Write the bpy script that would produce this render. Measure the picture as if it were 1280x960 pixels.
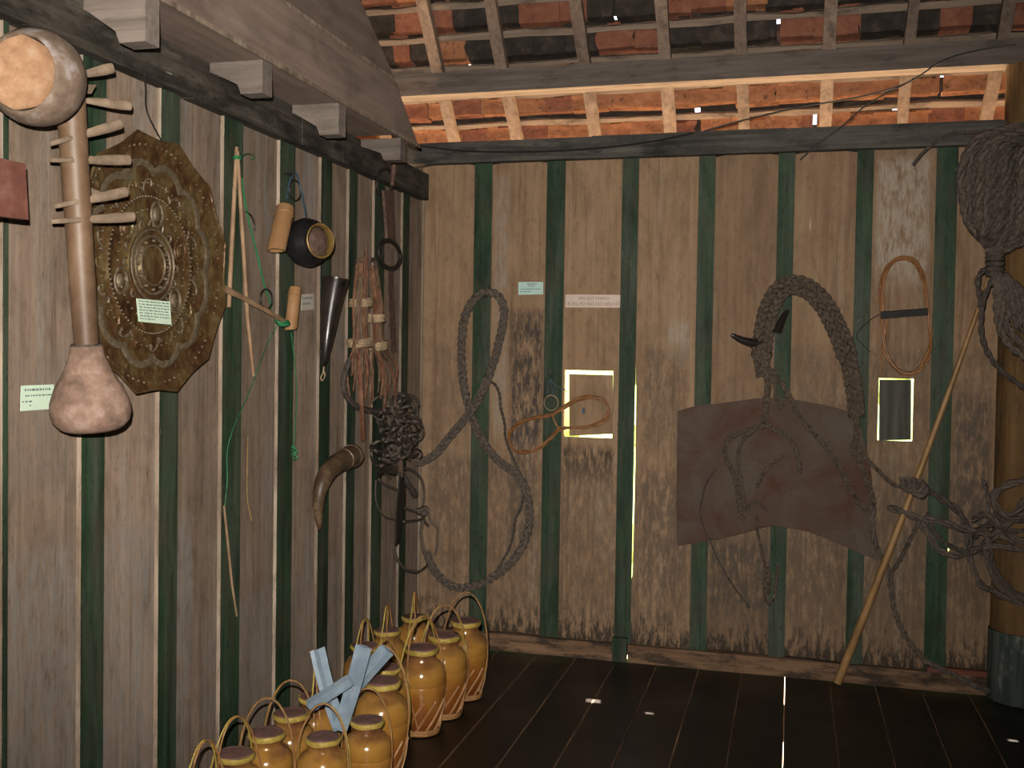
import bpy, bmesh, math, random
from mathutils import Vector, Matrix, noise
R = math.radians
rnd = random.Random(7)
for o in list(bpy.data.objects): bpy.data.objects.remove(o)
sc = bpy.context.scene
COL = sc.collection

# ------------------------------------------------------------------ camera
YAW, PITCH, ROLL, FPX = 0.26454, 0.027057, 0.01557, 1292.5
CAM = Vector((1.763, -4.788, 1.42))
fw = Vector((-math.sin(YAW)*math.cos(PITCH), math.cos(YAW)*math.cos(PITCH), -math.sin(PITCH)))
r0 = Vector((math.cos(YAW), math.sin(YAW), 0)); u0 = r0.cross(fw)
rt = r0*math.cos(ROLL)+u0*math.sin(ROLL); up = u0*math.cos(ROLL)-r0*math.sin(ROLL)
cam_d = bpy.data.cameras.new('camera'); cam = bpy.data.objects.new('camera', cam_d); COL.objects.link(cam)
cam_d.sensor_width = 36; cam_d.lens = 36*FPX/1280; cam_d.clip_start = .02
m = Matrix((rt, up, -fw)).transposed().to_4x4(); m.translation = CAM
cam.matrix_world = m
sc.camera = cam

# ------------------------------------------------------------------ world, sun, flash, exposure
w = bpy.data.worlds.new('world'); sc.world = w; w.use_nodes = True
bg = w.node_tree.nodes['Background']; bg.inputs[0].default_value = (.78, .86, 1, 1); bg.inputs[1].default_value = 3.0
def lamp(name, kind, loc, energy, color, **k):
    d = bpy.data.lights.new(name, kind); d.energy = energy; d.color = color
    for a, b in k.items(): setattr(d, a, b)
    o = bpy.data.objects.new(name, d); o.location = loc; COL.objects.link(o); return o
SUN = Vector((.10, .25, -.963)).normalized()            # direction the sunlight travels
s = lamp('sun', 'SUN', (0, -4, 14), 150, (1, .95, .86), angle=R(.12)); s.rotation_euler = SUN.to_track_quat('-Z', 'Y').to_euler()
fl = lamp('camera_flash', 'SPOT', CAM+up*.12-rt*.05+fw*.03, 720, (1, .93, .83), spot_size=R(88), spot_blend=1.0, shadow_soft_size=.012)
fl.rotation_euler = (fw-rt*.02+up*.06).to_track_quat('-Z', 'Y').to_euler()
vs = sc.view_settings
vs.view_transform = 'Standard'; vs.look = 'None'; vs.exposure = 0; vs.gamma = 1; vs.use_curve_mapping = False

# ------------------------------------------------------------------ points on the real planes of the room
def ray(x, y): return fw+rt*((x-640)/FPX)-up*((y-480)/FPX)
def LW(x, y, o=0.0):                                   # on the left wall, o in front of it
    d = ray(x, y); return CAM+d*((o-CAM.x)/d.x)
def BW(x, y, o=0.0):                                   # on the back wall, o in front of it
    d = ray(x, y); return CAM+d*((-o-CAM.y)/d.y)
def FL(x, y, z=0.0):                                   # on a level z above the floor
    d = ray(x, y); return CAM+d*((z-CAM.z)/d.z)

# ------------------------------------------------------------------ materials
class NT:
    def __init__(s, name):
        s.m = bpy.data.materials.new(name); s.m.use_nodes = True
        s.t = s.m.node_tree; s.b = s.t.nodes['Principled BSDF']
    def n(s, typ, ins=None, **props):
        x = s.t.nodes.new('ShaderNode'+typ)
        for k, v in props.items(): setattr(x, k, v)
        for k, v in (ins or {}).items(): s.set(x.inputs[k], v)
        return x
    def set(s, sock, v):
        if hasattr(v, 'is_output') or isinstance(v, bpy.types.NodeSocket): s.t.links.new(v, sock)
        else:
            if isinstance(v, tuple) and len(v) == 3 and sock.type == 'RGBA': v = v+(1,)
            sock.default_value = v
    def math(s, op, a, b=0.0, c=0.0, clamp=False):
        x = s.n('Math', {0: a, 1: b, 2: c}, operation=op); x.use_clamp = clamp; return x.outputs[0]
    def ramp(s, fac, stops):
        x = s.n('ValToRGB', {0: fac}); e = x.color_ramp.elements
        for p, c in stops[1:-1]: e.new(p)
        e[0].position = stops[0][0]; e[len(stops)-1].position = stops[-1][0]
        for i, (p, c) in enumerate(stops):
            e[i].color = (c, c, c, 1) if not isinstance(c, tuple) else c+(1,)
        return x.outputs[0]
    def mix(s, f, a, b, mode='MIX'):
        x = s.n('Mix', data_type='RGBA', blend_type=mode)
        s.set(x.inputs[0], f); s.set(x.inputs[6], a); s.set(x.inputs[7], b); return x.outputs[2]
    def coords(s, scale, rand=True):
        tc = s.n('TexCoord').outputs['Object']
        if rand:
            oi = s.n('ObjectInfo').outputs['Random']
            off = s.n('VectorMath', {0: (37.1, 11.3, 23.7), 3: s.math('MULTIPLY', oi, 1.0)}, operation='SCALE').outputs[0]
            tc = s.n('VectorMath', {0: tc, 1: off}, operation='ADD').outputs[0]
        return s.n('Mapping', {0: tc, 3: scale}).outputs[0]
    def noise(s, vec, scale=1.0, detail=5.0, rough=.6, dist=0.0):
        return s.n('TexNoise', {'Vector': vec, 'Scale': scale, 'Detail': detail, 'Roughness': rough, 'Distortion': dist}).outputs[0]
    def bump(s, h, strength=.3, dist=.004):
        s.t.links.new(s.n('Bump', {'Strength': strength, 'Distance': dist, 'Height': h}).outputs[0], s.b.inputs['Normal'])
    def out(s, color, rough=.8, metal=0.0, spec=.3):
        s.set(s.b.inputs['Base Color'], color); s.set(s.b.inputs['Roughness'], rough)
        s.b.inputs['Metallic'].default_value = metal; s.b.inputs['Specular IOR Level'].default_value = spec
        return s.m

def sc3(axis, a, l): return tuple(l if c == axis else a for c in 'XYZ')
def wood(name, c1, c2, c3, axis='Z', rough=.8, spec=.25, grime=None, g_lo=.52, g_hi=.68, pale=None, p_lo=.58, p_hi=.75, scratch=0.0, base_dirt=False, spots=(), bump=.35, vary=.25, mottle=.0, lines=.0, speck=.0):
    t = NT(name)
    v1 = t.coords(sc3(axis, 38, 1.6)); v2 = t.coords(sc3(axis, 9, 1.1)); v3 = t.coords(sc3(axis, 60, 7)); v4 = t.coords(sc3(axis, 16, 5))
    n1 = t.noise(v1, 1, 6, .62, .4)
    col = t.ramp(n1, [(.3, c1), (.5, c2), (.72, c3)])
    oi = t.n('ObjectInfo').outputs['Random']
    col = t.mix(1.0, col, t.ramp(oi, [(0, 1-vary), (1, 1+vary*.35)]), 'MULTIPLY')
    if mottle: col = t.mix(1.0, col, t.ramp(t.noise(t.coords(sc3(axis, 8, 3.5)), 1, 7, .68, .5), [(.30, 1-mottle), (.5, 1.0), (.68, 1+mottle*.5)]), 'MULTIPLY')
    n2 = t.noise(v2, 1, 5, .65, .6)
    if pale: col = t.mix(t.ramp(n2, [(p_lo, 0.0), (p_hi, .75)]), col, pale)
    n4 = t.noise(v4, 1, 6, .7)
    if grime: col = t.mix(t.ramp(n4, [(g_lo, 0.0), (g_hi, .85)]), col, grime)
    n3 = t.noise(v3, 1, 4, .7)
    if lines: col = t.mix(t.ramp(t.noise(t.coords(sc3(axis, 30, .55)), 1, 3, .6, .8), [(.60, 0.0), (.66, lines), (.70, 0.0)]), col, tuple(x*.35 for x in c1))
    if speck: col = t.mix(t.ramp(t.noise(t.coords(sc3(axis, 55, 22)), 1, 6, .8), [(.53, 0.0), (.67, speck)]), col, tuple(x*.4 for x in c1))
    if scratch: col = t.mix(t.ramp(n3, [(.69, 0.0), (.74, scratch)]), col, (.42, .38, .33))
    if base_dirt or spots:
        xyz = t.n('SeparateXYZ', {0: t.n('TexCoord').outputs['Object']}).outputs
        nn = t.noise(t.coords((45, 45, 12), False), 1, 6, .75)
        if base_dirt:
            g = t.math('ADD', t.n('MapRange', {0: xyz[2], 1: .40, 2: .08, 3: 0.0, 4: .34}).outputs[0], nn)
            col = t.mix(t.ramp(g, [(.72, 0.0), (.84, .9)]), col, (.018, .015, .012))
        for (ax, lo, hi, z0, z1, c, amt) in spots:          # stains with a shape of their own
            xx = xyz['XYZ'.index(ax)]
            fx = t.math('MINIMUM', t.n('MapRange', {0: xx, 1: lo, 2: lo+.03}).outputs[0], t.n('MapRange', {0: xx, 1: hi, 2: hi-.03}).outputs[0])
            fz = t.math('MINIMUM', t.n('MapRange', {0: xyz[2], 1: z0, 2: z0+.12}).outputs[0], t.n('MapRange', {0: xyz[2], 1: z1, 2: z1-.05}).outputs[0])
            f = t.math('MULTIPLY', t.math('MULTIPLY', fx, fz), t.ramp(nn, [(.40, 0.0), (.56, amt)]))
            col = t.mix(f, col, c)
    t.bump(t.math('ADD', n1, t.math('MULTIPLY', n3, .6)), bump, .004)
    return t.out(col, rough, 0, spec)
def plain(name, c, rough=.6, metal=0.0, spec=.4, vary=.35, scale=40, bump=.2, c2=None):
    t = NT(name); v = t.coords((1, 1, 1)); n = t.noise(v, scale, 5, .65)
    c2 = c2 or tuple(min(1, x*(1+vary)) for x in c); c1 = tuple(x*(1-vary) for x in c)
    col = t.ramp(n, [(.32, c1), (.52, c), (.7, c2)])
    if bump: t.bump(n, bump, .003)
    return t.out(col, rough, metal, spec)

M = {}
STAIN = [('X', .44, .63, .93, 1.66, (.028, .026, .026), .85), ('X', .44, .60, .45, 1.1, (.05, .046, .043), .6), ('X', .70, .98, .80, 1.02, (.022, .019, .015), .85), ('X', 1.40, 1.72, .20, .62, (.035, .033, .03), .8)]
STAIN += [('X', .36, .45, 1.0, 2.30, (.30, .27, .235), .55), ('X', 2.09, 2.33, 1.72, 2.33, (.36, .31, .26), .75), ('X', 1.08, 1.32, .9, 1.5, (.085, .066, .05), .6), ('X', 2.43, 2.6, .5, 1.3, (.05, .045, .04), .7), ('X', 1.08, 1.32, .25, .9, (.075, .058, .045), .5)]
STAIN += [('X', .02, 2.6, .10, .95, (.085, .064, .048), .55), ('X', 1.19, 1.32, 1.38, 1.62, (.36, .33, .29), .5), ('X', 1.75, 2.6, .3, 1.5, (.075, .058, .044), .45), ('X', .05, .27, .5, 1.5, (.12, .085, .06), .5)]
LSTAIN = [('Y', -2.8, -2.0, .1, .95, (.215, .205, .195), .5), ('Y', -1.95, -.9, .1, .62, (.19, .178, .168), .45), ('Y', -2.78, -2.55, 1.0, 1.45, (.17, .14, .115), .5)]
M['plank_b'] = wood('back_wall_plank', (.205, .128, .074), (.250, .162, .097), (.285, .196, .126), grime=(.10, .062, .038), g_lo=.60, g_hi=.80, pale=(.30, .255, .20), p_lo=.60, p_hi=.80, scratch=.7, base_dirt=True, spots=STAIN, mottle=.30, lines=.45, speck=.45, bump=.45)
M['plank_l'] = wood('left_wall_plank', (.175, .122, .086), (.228, .168, .124), (.27, .208, .162), grime=(.12, .078, .048), g_lo=.56, g_hi=.77, pale=(.222, .220, .208), p_lo=.52, p_hi=.76, scratch=.4, spots=LSTAIN, mottle=.38, lines=.5, speck=.5, bump=.5)
M['green'] = wood('green_paint', (.012, .025, .0125), (.018, .042, .0205), (.030, .062, .033), grime=(.048, .038, .026), g_lo=.50, g_hi=.72, scratch=.45, rough=.7, spec=.25, mottle=.6, speck=.6, lines=.5, pale=(.075, .085, .065), p_lo=.46, p_hi=.70)
M['edge'] = wood('bare_edge', (.16, .115, .08), (.26, .20, .15), (.36, .30, .24), grime=(.10, .065, .042), mottle=.4)
M['beam'] = wood('sooty_beam', (.034, .030, .024), (.066, .057, .046), (.12, .105, .085), 'Y', grime=(.013, .012, .010), g_lo=.46, g_hi=.60, scratch=.6, pale=(.05, .062, .048), mottle=.6)
M['beam_x'] = wood('sooty_plate', (.030, .028, .025), (.055, .051, .045), (.095, .088, .076), 'X', grime=(.016, .015, .013), g_lo=.52, g_hi=.66, scratch=.7, mottle=.5)
M['purlin'] = wood('grey_purlin', (.09, .071, .061), (.135, .108, .094), (.18, .15, .13), 'X', grime=(.05, .04, .033), scratch=.2)
M['loft'] = wood('loft_board', (.17, .122, .098), (.21, .155, .127), (.24, .185, .152), 'Y', grime=(.12, .086, .068), g_lo=.58, g_hi=.8, bump=.2, mottle=.3)
M['joist'] = wood('joist_end', (.125, .102, .086), (.17, .14, .12), (.22, .185, .16), 'X', grime=(.11, .088, .072), mottle=.3)
M['rafter'] = wood('rafter_wood', (.15, .105, .08), (.21, .15, .115), (.28, .21, .16), 'Y', grime=(.06, .042, .033), g_lo=.55, g_hi=.72, scratch=.3)
M['batten'] = wood('roof_batten', (.15, .11, .085), (.22, .165, .125), (.29, .225, .175), 'X', grime=(.05, .036, .028), scratch=.3)
M['sill'] = wood('sill_beam', (.10, .055, .032), (.20, .118, .068), (.28, .175, .105), 'X', grime=(.02, .016, .012), g_lo=.46, g_hi=.58)
M['redstrip'] = wood('red_strip', (.12, .04, .025), (.17, .06, .04), (.2, .085, .055), 'X', grime=(.06, .03, .02))
t = NT('floor_board'); v = t.coords((45, 1.5, 45)); n = t.noise(v, 1, 6, .65); n2 = t.noise(t.coords((3, 3, 3)), 1, 4, .6)
t.bump(n, .12, .002)
M['floor'] = t.out(t.ramp(n, [(.3, (.005, .0038, .0034)), (.6, (.009, .0066, .0055)), (.8, (.017, .012, .0095))]), t.ramp(n2, [(.3, .30), (.7, .48)]), 0, .35)
M['flooredge'] = plain('worn_lit_edge', (.11, .062, .034), .75, c2=(.30, .18, .09), scale=5, vary=.8)  # pale colour mixes worn wood with the painted glow of the seams
M['rough'] = wood('rough_dark_board', (.05, .04, .032), (.08, .063, .05), (.11, .09, .072))
def tilemat(name, c1, c2, c3, d):
    t = NT(name); v = t.coords((1, 1, 1)); n = t.noise(v, 14, 6, .7); n2 = t.noise(v, 60, 4, .7)
    col = t.ramp(n, [(.3, c1), (.52, c2), (.72, c3)])
    col = t.mix(t.ramp(t.noise(v, 23, 6, .75), [(.54, 0.0), (.66, d)]), col, (.03, .022, .018)); t.bump(n2, .4, .003); return t.out(col, .85, 0, .2)
M['tile_o'] = tilemat('terracotta_tile', (.21, .084, .040), (.31, .135, .066), (.39, .19, .105), .7)
M['tile_r'] = tilemat('red_brown_tile', (.15, .055, .033), (.21, .082, .05), (.26, .12, .075), .6)
M['tile_d'] = tilemat('soot_shade_tile', (.018, .015, .013), (.034, .027, .023), (.085, .06, .047), .5)  # sooty inner tiles, and the painted shade between eave tiles
t = NT('glazed_stoneware'); v = t.coords((1, 1, 1)); n = t.noise(v, 9, 5, .6); n2 = t.noise(v, 45, 4, .6)
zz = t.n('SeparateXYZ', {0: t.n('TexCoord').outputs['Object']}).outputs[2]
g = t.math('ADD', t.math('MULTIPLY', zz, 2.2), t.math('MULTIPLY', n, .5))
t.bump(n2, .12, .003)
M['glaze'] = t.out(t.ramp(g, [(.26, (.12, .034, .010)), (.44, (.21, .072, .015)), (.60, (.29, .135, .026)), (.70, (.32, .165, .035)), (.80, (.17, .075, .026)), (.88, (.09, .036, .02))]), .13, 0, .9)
M['lid'] = plain('clay_lid', (.13, .068, .055), .85, c2=(.20, .085, .08), scale=30)
M['band'] = plain('yellow_rattan', (.36, .26, .05), .5, c2=(.48, .36, .10), scale=60)
M['rattan_j'] = plain('jar_rattan', (.29, .14, .05), .5, c2=(.38, .225, .095), scale=25)
M['rattan_o'] = plain('orange_rattan', (.23, .098, .032), .5, c2=(.31, .155, .055), scale=30)
M['rope'] = plain('grey_brown_rope', (.105, .084, .070), .9, vary=.5, scale=70, bump=.6, spec=.15)
M['rope_d'] = plain('dark_rope', (.075, .061, .052), .9, vary=.5, scale=70, bump=.6, spec=.15)
M['rope_h'] = plain('dusty_hemp', (.085, .065, .050), .95, vary=.5, scale=70, bump=.6, spec=.1)
t = NT('hide_leather'); v = t.coords((1, 1, 1), False); n = t.noise(v, 4.5, 6, .65, .5); n2 = t.noise(v, 120, 4, .7)
col = t.ramp(n, [(.34, (.062, .022, .012)), (.46, (.068, .040, .028)), (.62, (.078, .058, .045)), (.75, (.098, .078, .064))])
t.bump(n2, .3, .003); M['leather'] = t.out(col, .75, 0, .25)
M['horn'] = plain('black_horn', (.018, .013, .012), .3, vary=.6, scale=12, spec=.5, bump=.1)
M['horn_b'] = plain('brown_horn', (.075, .046, .026), .45, vary=.6, scale=18, c2=(.20, .13, .075))
M['iron'] = plain('dark_iron', (.035, .03, .028), .55, .6, scale=60)
M['rust'] = plain('rusty_iron', (.10, .06, .045), .8, .2, scale=40, c2=(.17, .1, .07))
M['brass'] = plain('pot_brass', (.20, .125, .035), .45, .25, scale=18, c2=(.30, .17, .07))
M['potblack'] = plain('sooty_pot', (.014, .013, .014), .4, .3, scale=20)
t = NT('embossed_copper'); v = t.coords((1, 1, 1), False)
n = t.noise(v, 10, 5, .65); vo = t.n('TexVoronoi', {'Vector': v, 'Scale': 42.0}).outputs[0]; vo2 = t.n('TexVoronoi', {'Vector': v, 'Scale': 21.0}).outputs[0]
col = t.ramp(n, [(.32, (.045, .019, .008)), (.46, (.085, .045, .017)), (.58, (.12, .083, .034)), (.72, (.145, .118, .072))])
t.bump(t.math('ADD', t.math('MULTIPLY', vo, 1.2), vo2), .6, .006); M['tray'] = t.out(col, .48, .35, .4)
M['tray_hi'] = plain('rubbed_metal', (.13, .098, .062), .5, .35, scale=70, c2=(.22, .175, .125), bump=.9)
M['neck'] = plain('polished_neck_wood', (.118, .070, .040), .5, scale=9, vary=.4, c2=(.165, .105, .065), bump=.08)
M['gourd'] = plain('dusty_gourd', (.205, .128, .094), .8, scale=24, c2=(.29, .21, .175), vary=.45)
M['gourd2'] = plain('flaking_gourd', (.17, .12, .085), .8, scale=18, c2=(.33, .30, .31), vary=.45)
M['flesh'] = plain('gourd_face', (.36, .205, .115), .85, scale=26, c2=(.42, .285, .19), vary=.35, bump=.5)
M['peg'] = plain('peg_wood', (.20, .145, .10), .7, scale=20, c2=(.28, .205, .15))
M['bamboo'] = plain('bamboo', (.27, .145, .064), .42, scale=6, vary=.2, c2=(.33, .20, .10), bump=.05)
M['stick'] = plain('pale_stick', (.25, .155, .088), .6, scale=12, c2=(.33, .22, .13))
M['pole'] = plain('pole_bamboo', (.27, .15, .055), .45, scale=8, c2=(.33, .195, .085), bump=.08)
M['twig'] = plain('red_rattan', (.16, .070, .038), .65, scale=25, vary=.55, c2=(.25, .14, .085))
M['tie'] = plain('straw_tie', (.34, .25, .155), .75, scale=40)
M['gstring'] = plain('green_string', (.02, .15, .055), .6, scale=60, bump=0)
M['bstring'] = plain('blue_string', (.03, .065, .10), .6, scale=60, bump=0)
M['ystring'] = plain('yellow_thread', (.36, .24, .08), .6, scale=60, bump=0)
M['black'] = plain('black_cord', (.012, .011, .011), .6, scale=60, bump=0)
M['red'] = plain('red_cloth', (.42, .03, .045), .8, scale=60)
M['redboard'] = plain('red_board', (.13, .048, .034), .7, scale=14, c2=(.18, .085, .065))
M['paper_g'] = plain('green_paper', (.52, .66, .52), .8, scale=8, vary=.06, bump=0)
M['paper_c'] = plain('cyan_paper', (.42, .60, .56), .8, scale=8, vary=.06, bump=0)
M['paper_p'] = plain('pink_paper', (.58, .465, .41), .8, scale=8, vary=.06, bump=0)
M['paper_w'] = plain('white_paper', (.42, .38, .32), .8, scale=8, vary=.08, bump=0)
M['ink'] = plain('grey_ink', (.15, .17, .17), .8, vary=.1, bump=0)
M['inkp'] = plain('print_ink', (.20, .13, .10), .8, vary=.1, bump=0)
M['plastic'] = plain('blue_plastic', (.20, .265, .33), .38, scale=14, vary=.2, c2=(.27, .335, .40), spec=.5, bump=.15)
M['column'] = wood('column_wood', (.085, .046, .015), (.125, .072, .027), (.17, .105, .05), grime=(.05, .032, .02), mottle=.4)
M['colbase'] = wood('column_foot_paint', (.02, .035, .03), (.04, .055, .048), (.08, .09, .08), grime=(.2, .2, .18), g_lo=.56, g_hi=.7)
M['earth'] = plain('pale_dry_earth', (.52, .35, .20), .9, scale=3, c2=(.60, .43, .27), bump=0)  # dry earth, made pale and warm to bounce light onto the eave
M['hedge'] = plain('hedge_leaves', (.09, .15, .03), .8, scale=9, c2=(.16, .21, .06), bump=0)

# ------------------------------------------------------------------ object helpers
def wpos(o):
    v = Vector((0, 0, 0))
    while o: v += o.location; o = o.parent
    return v
class G:
    """collects geometry in world coordinates"""
    def __init__(s): s.v = []; s.f = []; s.mi = []
    def add(s, vs, fs, mi=0):
        b = len(s.v); s.v += [Vector(x) for x in vs]; s.f += [tuple(b+i for i in f) for f in fs]; s.mi += [mi]*len(fs); return s
    def box(s, a, b, mi=0, side=None):
        x0, y0, z0 = a; x1, y1, z1 = b
        vs = [(x, y, z) for x in (x0, x1) for y in (y0, y1) for z in (z0, z1)]
        fs = [(0, 1, 3, 2), (4, 6, 7, 5), (0, 4, 5, 1), (2, 3, 7, 6), (0, 2, 6, 4), (1, 5, 7, 3)]   # -x +x -y +y -z +z
        bb = len(s.v); s.v += [Vector(v) for v in vs]; s.f += [tuple(bb+i for i in f) for f in fs]
        side = side or {}; s.mi += [side.get(i, mi) for i in range(6)]; return s
    def prism(s, poly, ex, mi=0, mside=None):
        n = len(poly); ex = Vector(ex); a = [Vector(p) for p in poly]; b = [p+ex for p in a]
        s.add(a+b, [tuple(range(n))[::-1], tuple(range(n, 2*n))], mi)
        bb = len(s.v)-2*n
        for i in range(n):
            j = (i+1) % n; s.f.append((bb+i, bb+j, bb+n+j, bb+n+i)); s.mi.append(mi if mside is None else mside)
        return s
    def tube(s, pts, r, seg=8, closed=False, mi=0, flat=1.0, nrm=None, cap=True):
        pts = [Vector(p) for p in pts]; n = len(pts)
        rr = r if isinstance(r, (list, tuple)) else [r]*n
        tg = []
        for i in range(n):
            a = pts[i-1] if (i or closed) else pts[0]; b = pts[(i+1) % n] if (i < n-1 or closed) else pts[-1]
            d = b-a; tg.append(d.normalized() if d.length > 1e-9 else Vector((0, 0, 1)))
        N = Vector(nrm) if nrm is not None else tg[0].orthogonal()
        vs = []
        for i in range(n):
            if nrm is not None: N = Vector(nrm)
            N = N-tg[i]*N.dot(tg[i]); N = N.normalized() if N.length > 1e-6 else tg[i].orthogonal().normalized()
            Bn = tg[i].cross(N)
            for k in range(seg):
                a = 2*math.pi*k/seg; vs.append(pts[i]+(N*math.cos(a)*flat+Bn*math.sin(a))*rr[i])
        fs = []
        for i in range(n if closed else n-1):
            j = (i+1) % n
            for k in range(seg):
                l = (k+1) % seg; fs.append((i*seg+k, i*seg+l, j*seg+l, j*seg+k))
        if cap and not closed: fs += [tuple(range(seg))[::-1], tuple(range((n-1)*seg, n*seg))]
        return s.add(vs, fs, mi)
    def lathe(s, prof, origin=(0, 0, 0), axis=(0, 0, 1), seg=32, mi=0, wob=None, cap=(1, 1)):
        o = Vector(origin); A = Vector(axis).normalized(); X = A.orthogonal().normalized(); Y = A.cross(X)
        vs = []
        for (r, h) in prof:
            for k in range(seg):
                a = 2*math.pi*k/seg; q = r*(wob(a, h) if wob else 1); vs.append(o+A*h+(X*math.cos(a)+Y*math.sin(a))*q)
        fs = []
        for i in range(len(prof)-1):
            for k in range(seg):
                l = (k+1) % seg; fs.append((i*seg+k, i*seg+l, (i+1)*seg+l, (i+1)*seg+k))
        if cap[0] and prof[0][0] > 1e-4: fs.append(tuple(range(seg))[::-1])
        if cap[1] and prof[-1][0] > 1e-4: fs.append(tuple(range((len(prof)-1)*seg, len(prof)*seg)))
        return s.add(vs, fs, mi)
    def ball(s, c, r, seg=8, mi=0, sq=(1, 1, 1)):
        c = Vector(c); vs = [c+Vector((0, 0, -r*sq[2]))]
        rings = max(3, seg//2)
        for i in range(1, rings):
            ph = -math.pi/2+math.pi*i/rings
            for k in range(seg):
                a = 2*math.pi*k/seg; vs.append(c+Vector((math.cos(a)*math.cos(ph)*r*sq[0], math.sin(a)*math.cos(ph)*r*sq[1], math.sin(ph)*r*sq[2])))
        vs.append(c+Vector((0, 0, r*sq[2]))); fs = []
        for k in range(seg):
            l = (k+1) % seg; fs.append((0, 1+l, 1+k)); b = 1+(rings-2)*seg; fs.append((b+k, b+l, len(vs)-1))
            for i in range(rings-2): q = 1+i*seg; fs.append((q+k, q+l, q+seg+l, q+seg+k))
        return s.add(vs, fs, mi)
    def mesh(s, name, mats, smooth=False, off=Vector((0, 0, 0))):
        me = bpy.data.meshes.new(name); me.from_pydata([v-off for v in s.v], [], s.f)
        for x in mats: me.materials.append(x)
        me.polygons.foreach_set('material_index', s.mi)
        bm = bmesh.new(); bm.from_mesh(me); bmesh.ops.remove_doubles(bm, verts=bm.verts, dist=1e-6); bmesh.ops.recalc_face_normals(bm, faces=bm.faces); bm.to_mesh(me); bm.free()
        if smooth:
            me.polygons.foreach_set('use_smooth', [True]*len(me.polygons))
            me.set_sharp_from_angle(angle=R(smooth if smooth is not True else 50))
        me.update(); return me
    def base(s):
        xs = [v.x for v in s.v]; ys = [v.y for v in s.v]; zs = [v.z for v in s.v]
        return Vector(((min(xs)+max(xs))/2, (min(ys)+max(ys))/2, min(zs)))

def mats(m):
    return [M[k] for k in (m if isinstance(m, (list, tuple)) else [m])]
def tag(o, label=None, cat=None, group=None, kind=None):
    if label: o['label'] = label
    if cat: o['category'] = cat
    if group: o['group'] = group
    if kind: o['kind'] = kind
    return o
def part(name, g, m, parent, smooth=False, kind=None, label=None):
    o = bpy.data.objects.new(name, g.mesh(name, mats(m), smooth)); COL.objects.link(o)
    o.parent = parent; o.location = -wpos(parent)
    return tag(o, label=label, kind=kind)
def one(name, g, m, label=None, cat=None, group=None, smooth=False, kind=None):
    b = g.base(); o = bpy.data.objects.new(name, g.mesh(name, mats(m), smooth, b)); COL.objects.link(o); o.location = b
    return tag(o, label, cat, group, kind)
def struct(name, g, m, smooth=False):
    o = bpy.data.objects.new(name, g.mesh(name, mats(m), smooth)); COL.objects.link(o); o['kind'] = 'structure'; return o
def thing(name, loc, label, cat, group=None):
    o = bpy.data.objects.new(name, None); COL.objects.link(o); o.location = Vector(loc); o.empty_display_size = .05
    return tag(o, label, cat, group)
def crom(pts, n=8, closed=False):
    """smooth curve through the points"""
    P = [Vector(p) for p in pts]; out = []; k = len(P)
    for i in range(k if closed else k-1):
        a = P[i-1] if (i or closed) else P[0]; b = P[i]; c = P[(i+1) % k]; d = P[(i+2) % k] if (i+2 < k or closed) else P[-1]
        for j in range(n):
            t = j/n; out.append(.5*((2*b)+(c-a)*t+(2*a-5*b+4*c-d)*t*t+(3*b-a-3*c+d)*t**3))
    if not closed: out.append(P[-1])
    return out
def resample(pts, step):
    out = [pts[0]]; acc = 0
    for a, b in zip(pts, pts[1:]):
        L = (b-a).length
        if L < 1e-9: continue
        t = step-acc
        while t <= L: out.append(a+(b-a)*(t/L)); t += step
        acc = (acc+L) % step
    out.append(pts[-1]); return out
def braid(g, pts, wd, nrm, mi=0, pitch=None, flat=.45, sr=.36, seg=6, ph0=0.0, closed=False):
    """three-strand plait: wd = half width"""
    pitch = pitch or wd*5
    p = resample(pts, pitch/10); n = len(p); N = Vector(nrm)
    for k in range(3):
        q = []
        for i in range(n):
            a = p[max(0, i-1)]; b = p[min(n-1, i+1)]; d = (b-a)
            d = d.normalized() if d.length > 1e-9 else Vector((0, 0, 1))
            S = d.cross(N); S = S.normalized() if S.length > 1e-6 else d.orthogonal()
            NN = S.cross(d)
            t = 2*math.pi*i/10+2*math.pi*k/3+ph0
            q.append(p[i]+S*(wd*.62*math.sin(t))+NN*(wd*flat*math.sin(2*t)))
        g.tube(q, wd*sr*1.15, seg, mi=mi)
    return g
def twist(g, pts, r, mi=0, pitch=None, strands=2, seg=6, nrm=(0, 0, 1)):
    pitch = pitch or r*7
    p = resample(pts, pitch/9); n = len(p); N = Vector(nrm)
    for k in range(strands):
        q = []; Nc = N.copy()
        for i in range(n):
            d = (p[min(n-1, i+1)]-p[max(0, i-1)]); d = d.normalized() if d.length > 1e-9 else Vector((0, 0, 1))
            Nc = Nc-d*Nc.dot(d); Nc = Nc.normalized() if Nc.length > 1e-5 else d.orthogonal().normalized()
            S = d.cross(Nc); t = 2*math.pi*i/9+2*math.pi*k/strands
            q.append(p[i]+(Nc*math.cos(t)+S*math.sin(t))*r*.5)
        g.tube(q, r*.62, seg, mi=mi)
    return g
def pl(f, seq, o=.02): return [f(p[0], p[1], p[2] if len(p) > 2 else o) for p in seq]
EX, EY, EZ = Vector((1, 0, 0)), Vector((0, 1, 0)), Vector((0, 0, 1))

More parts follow.
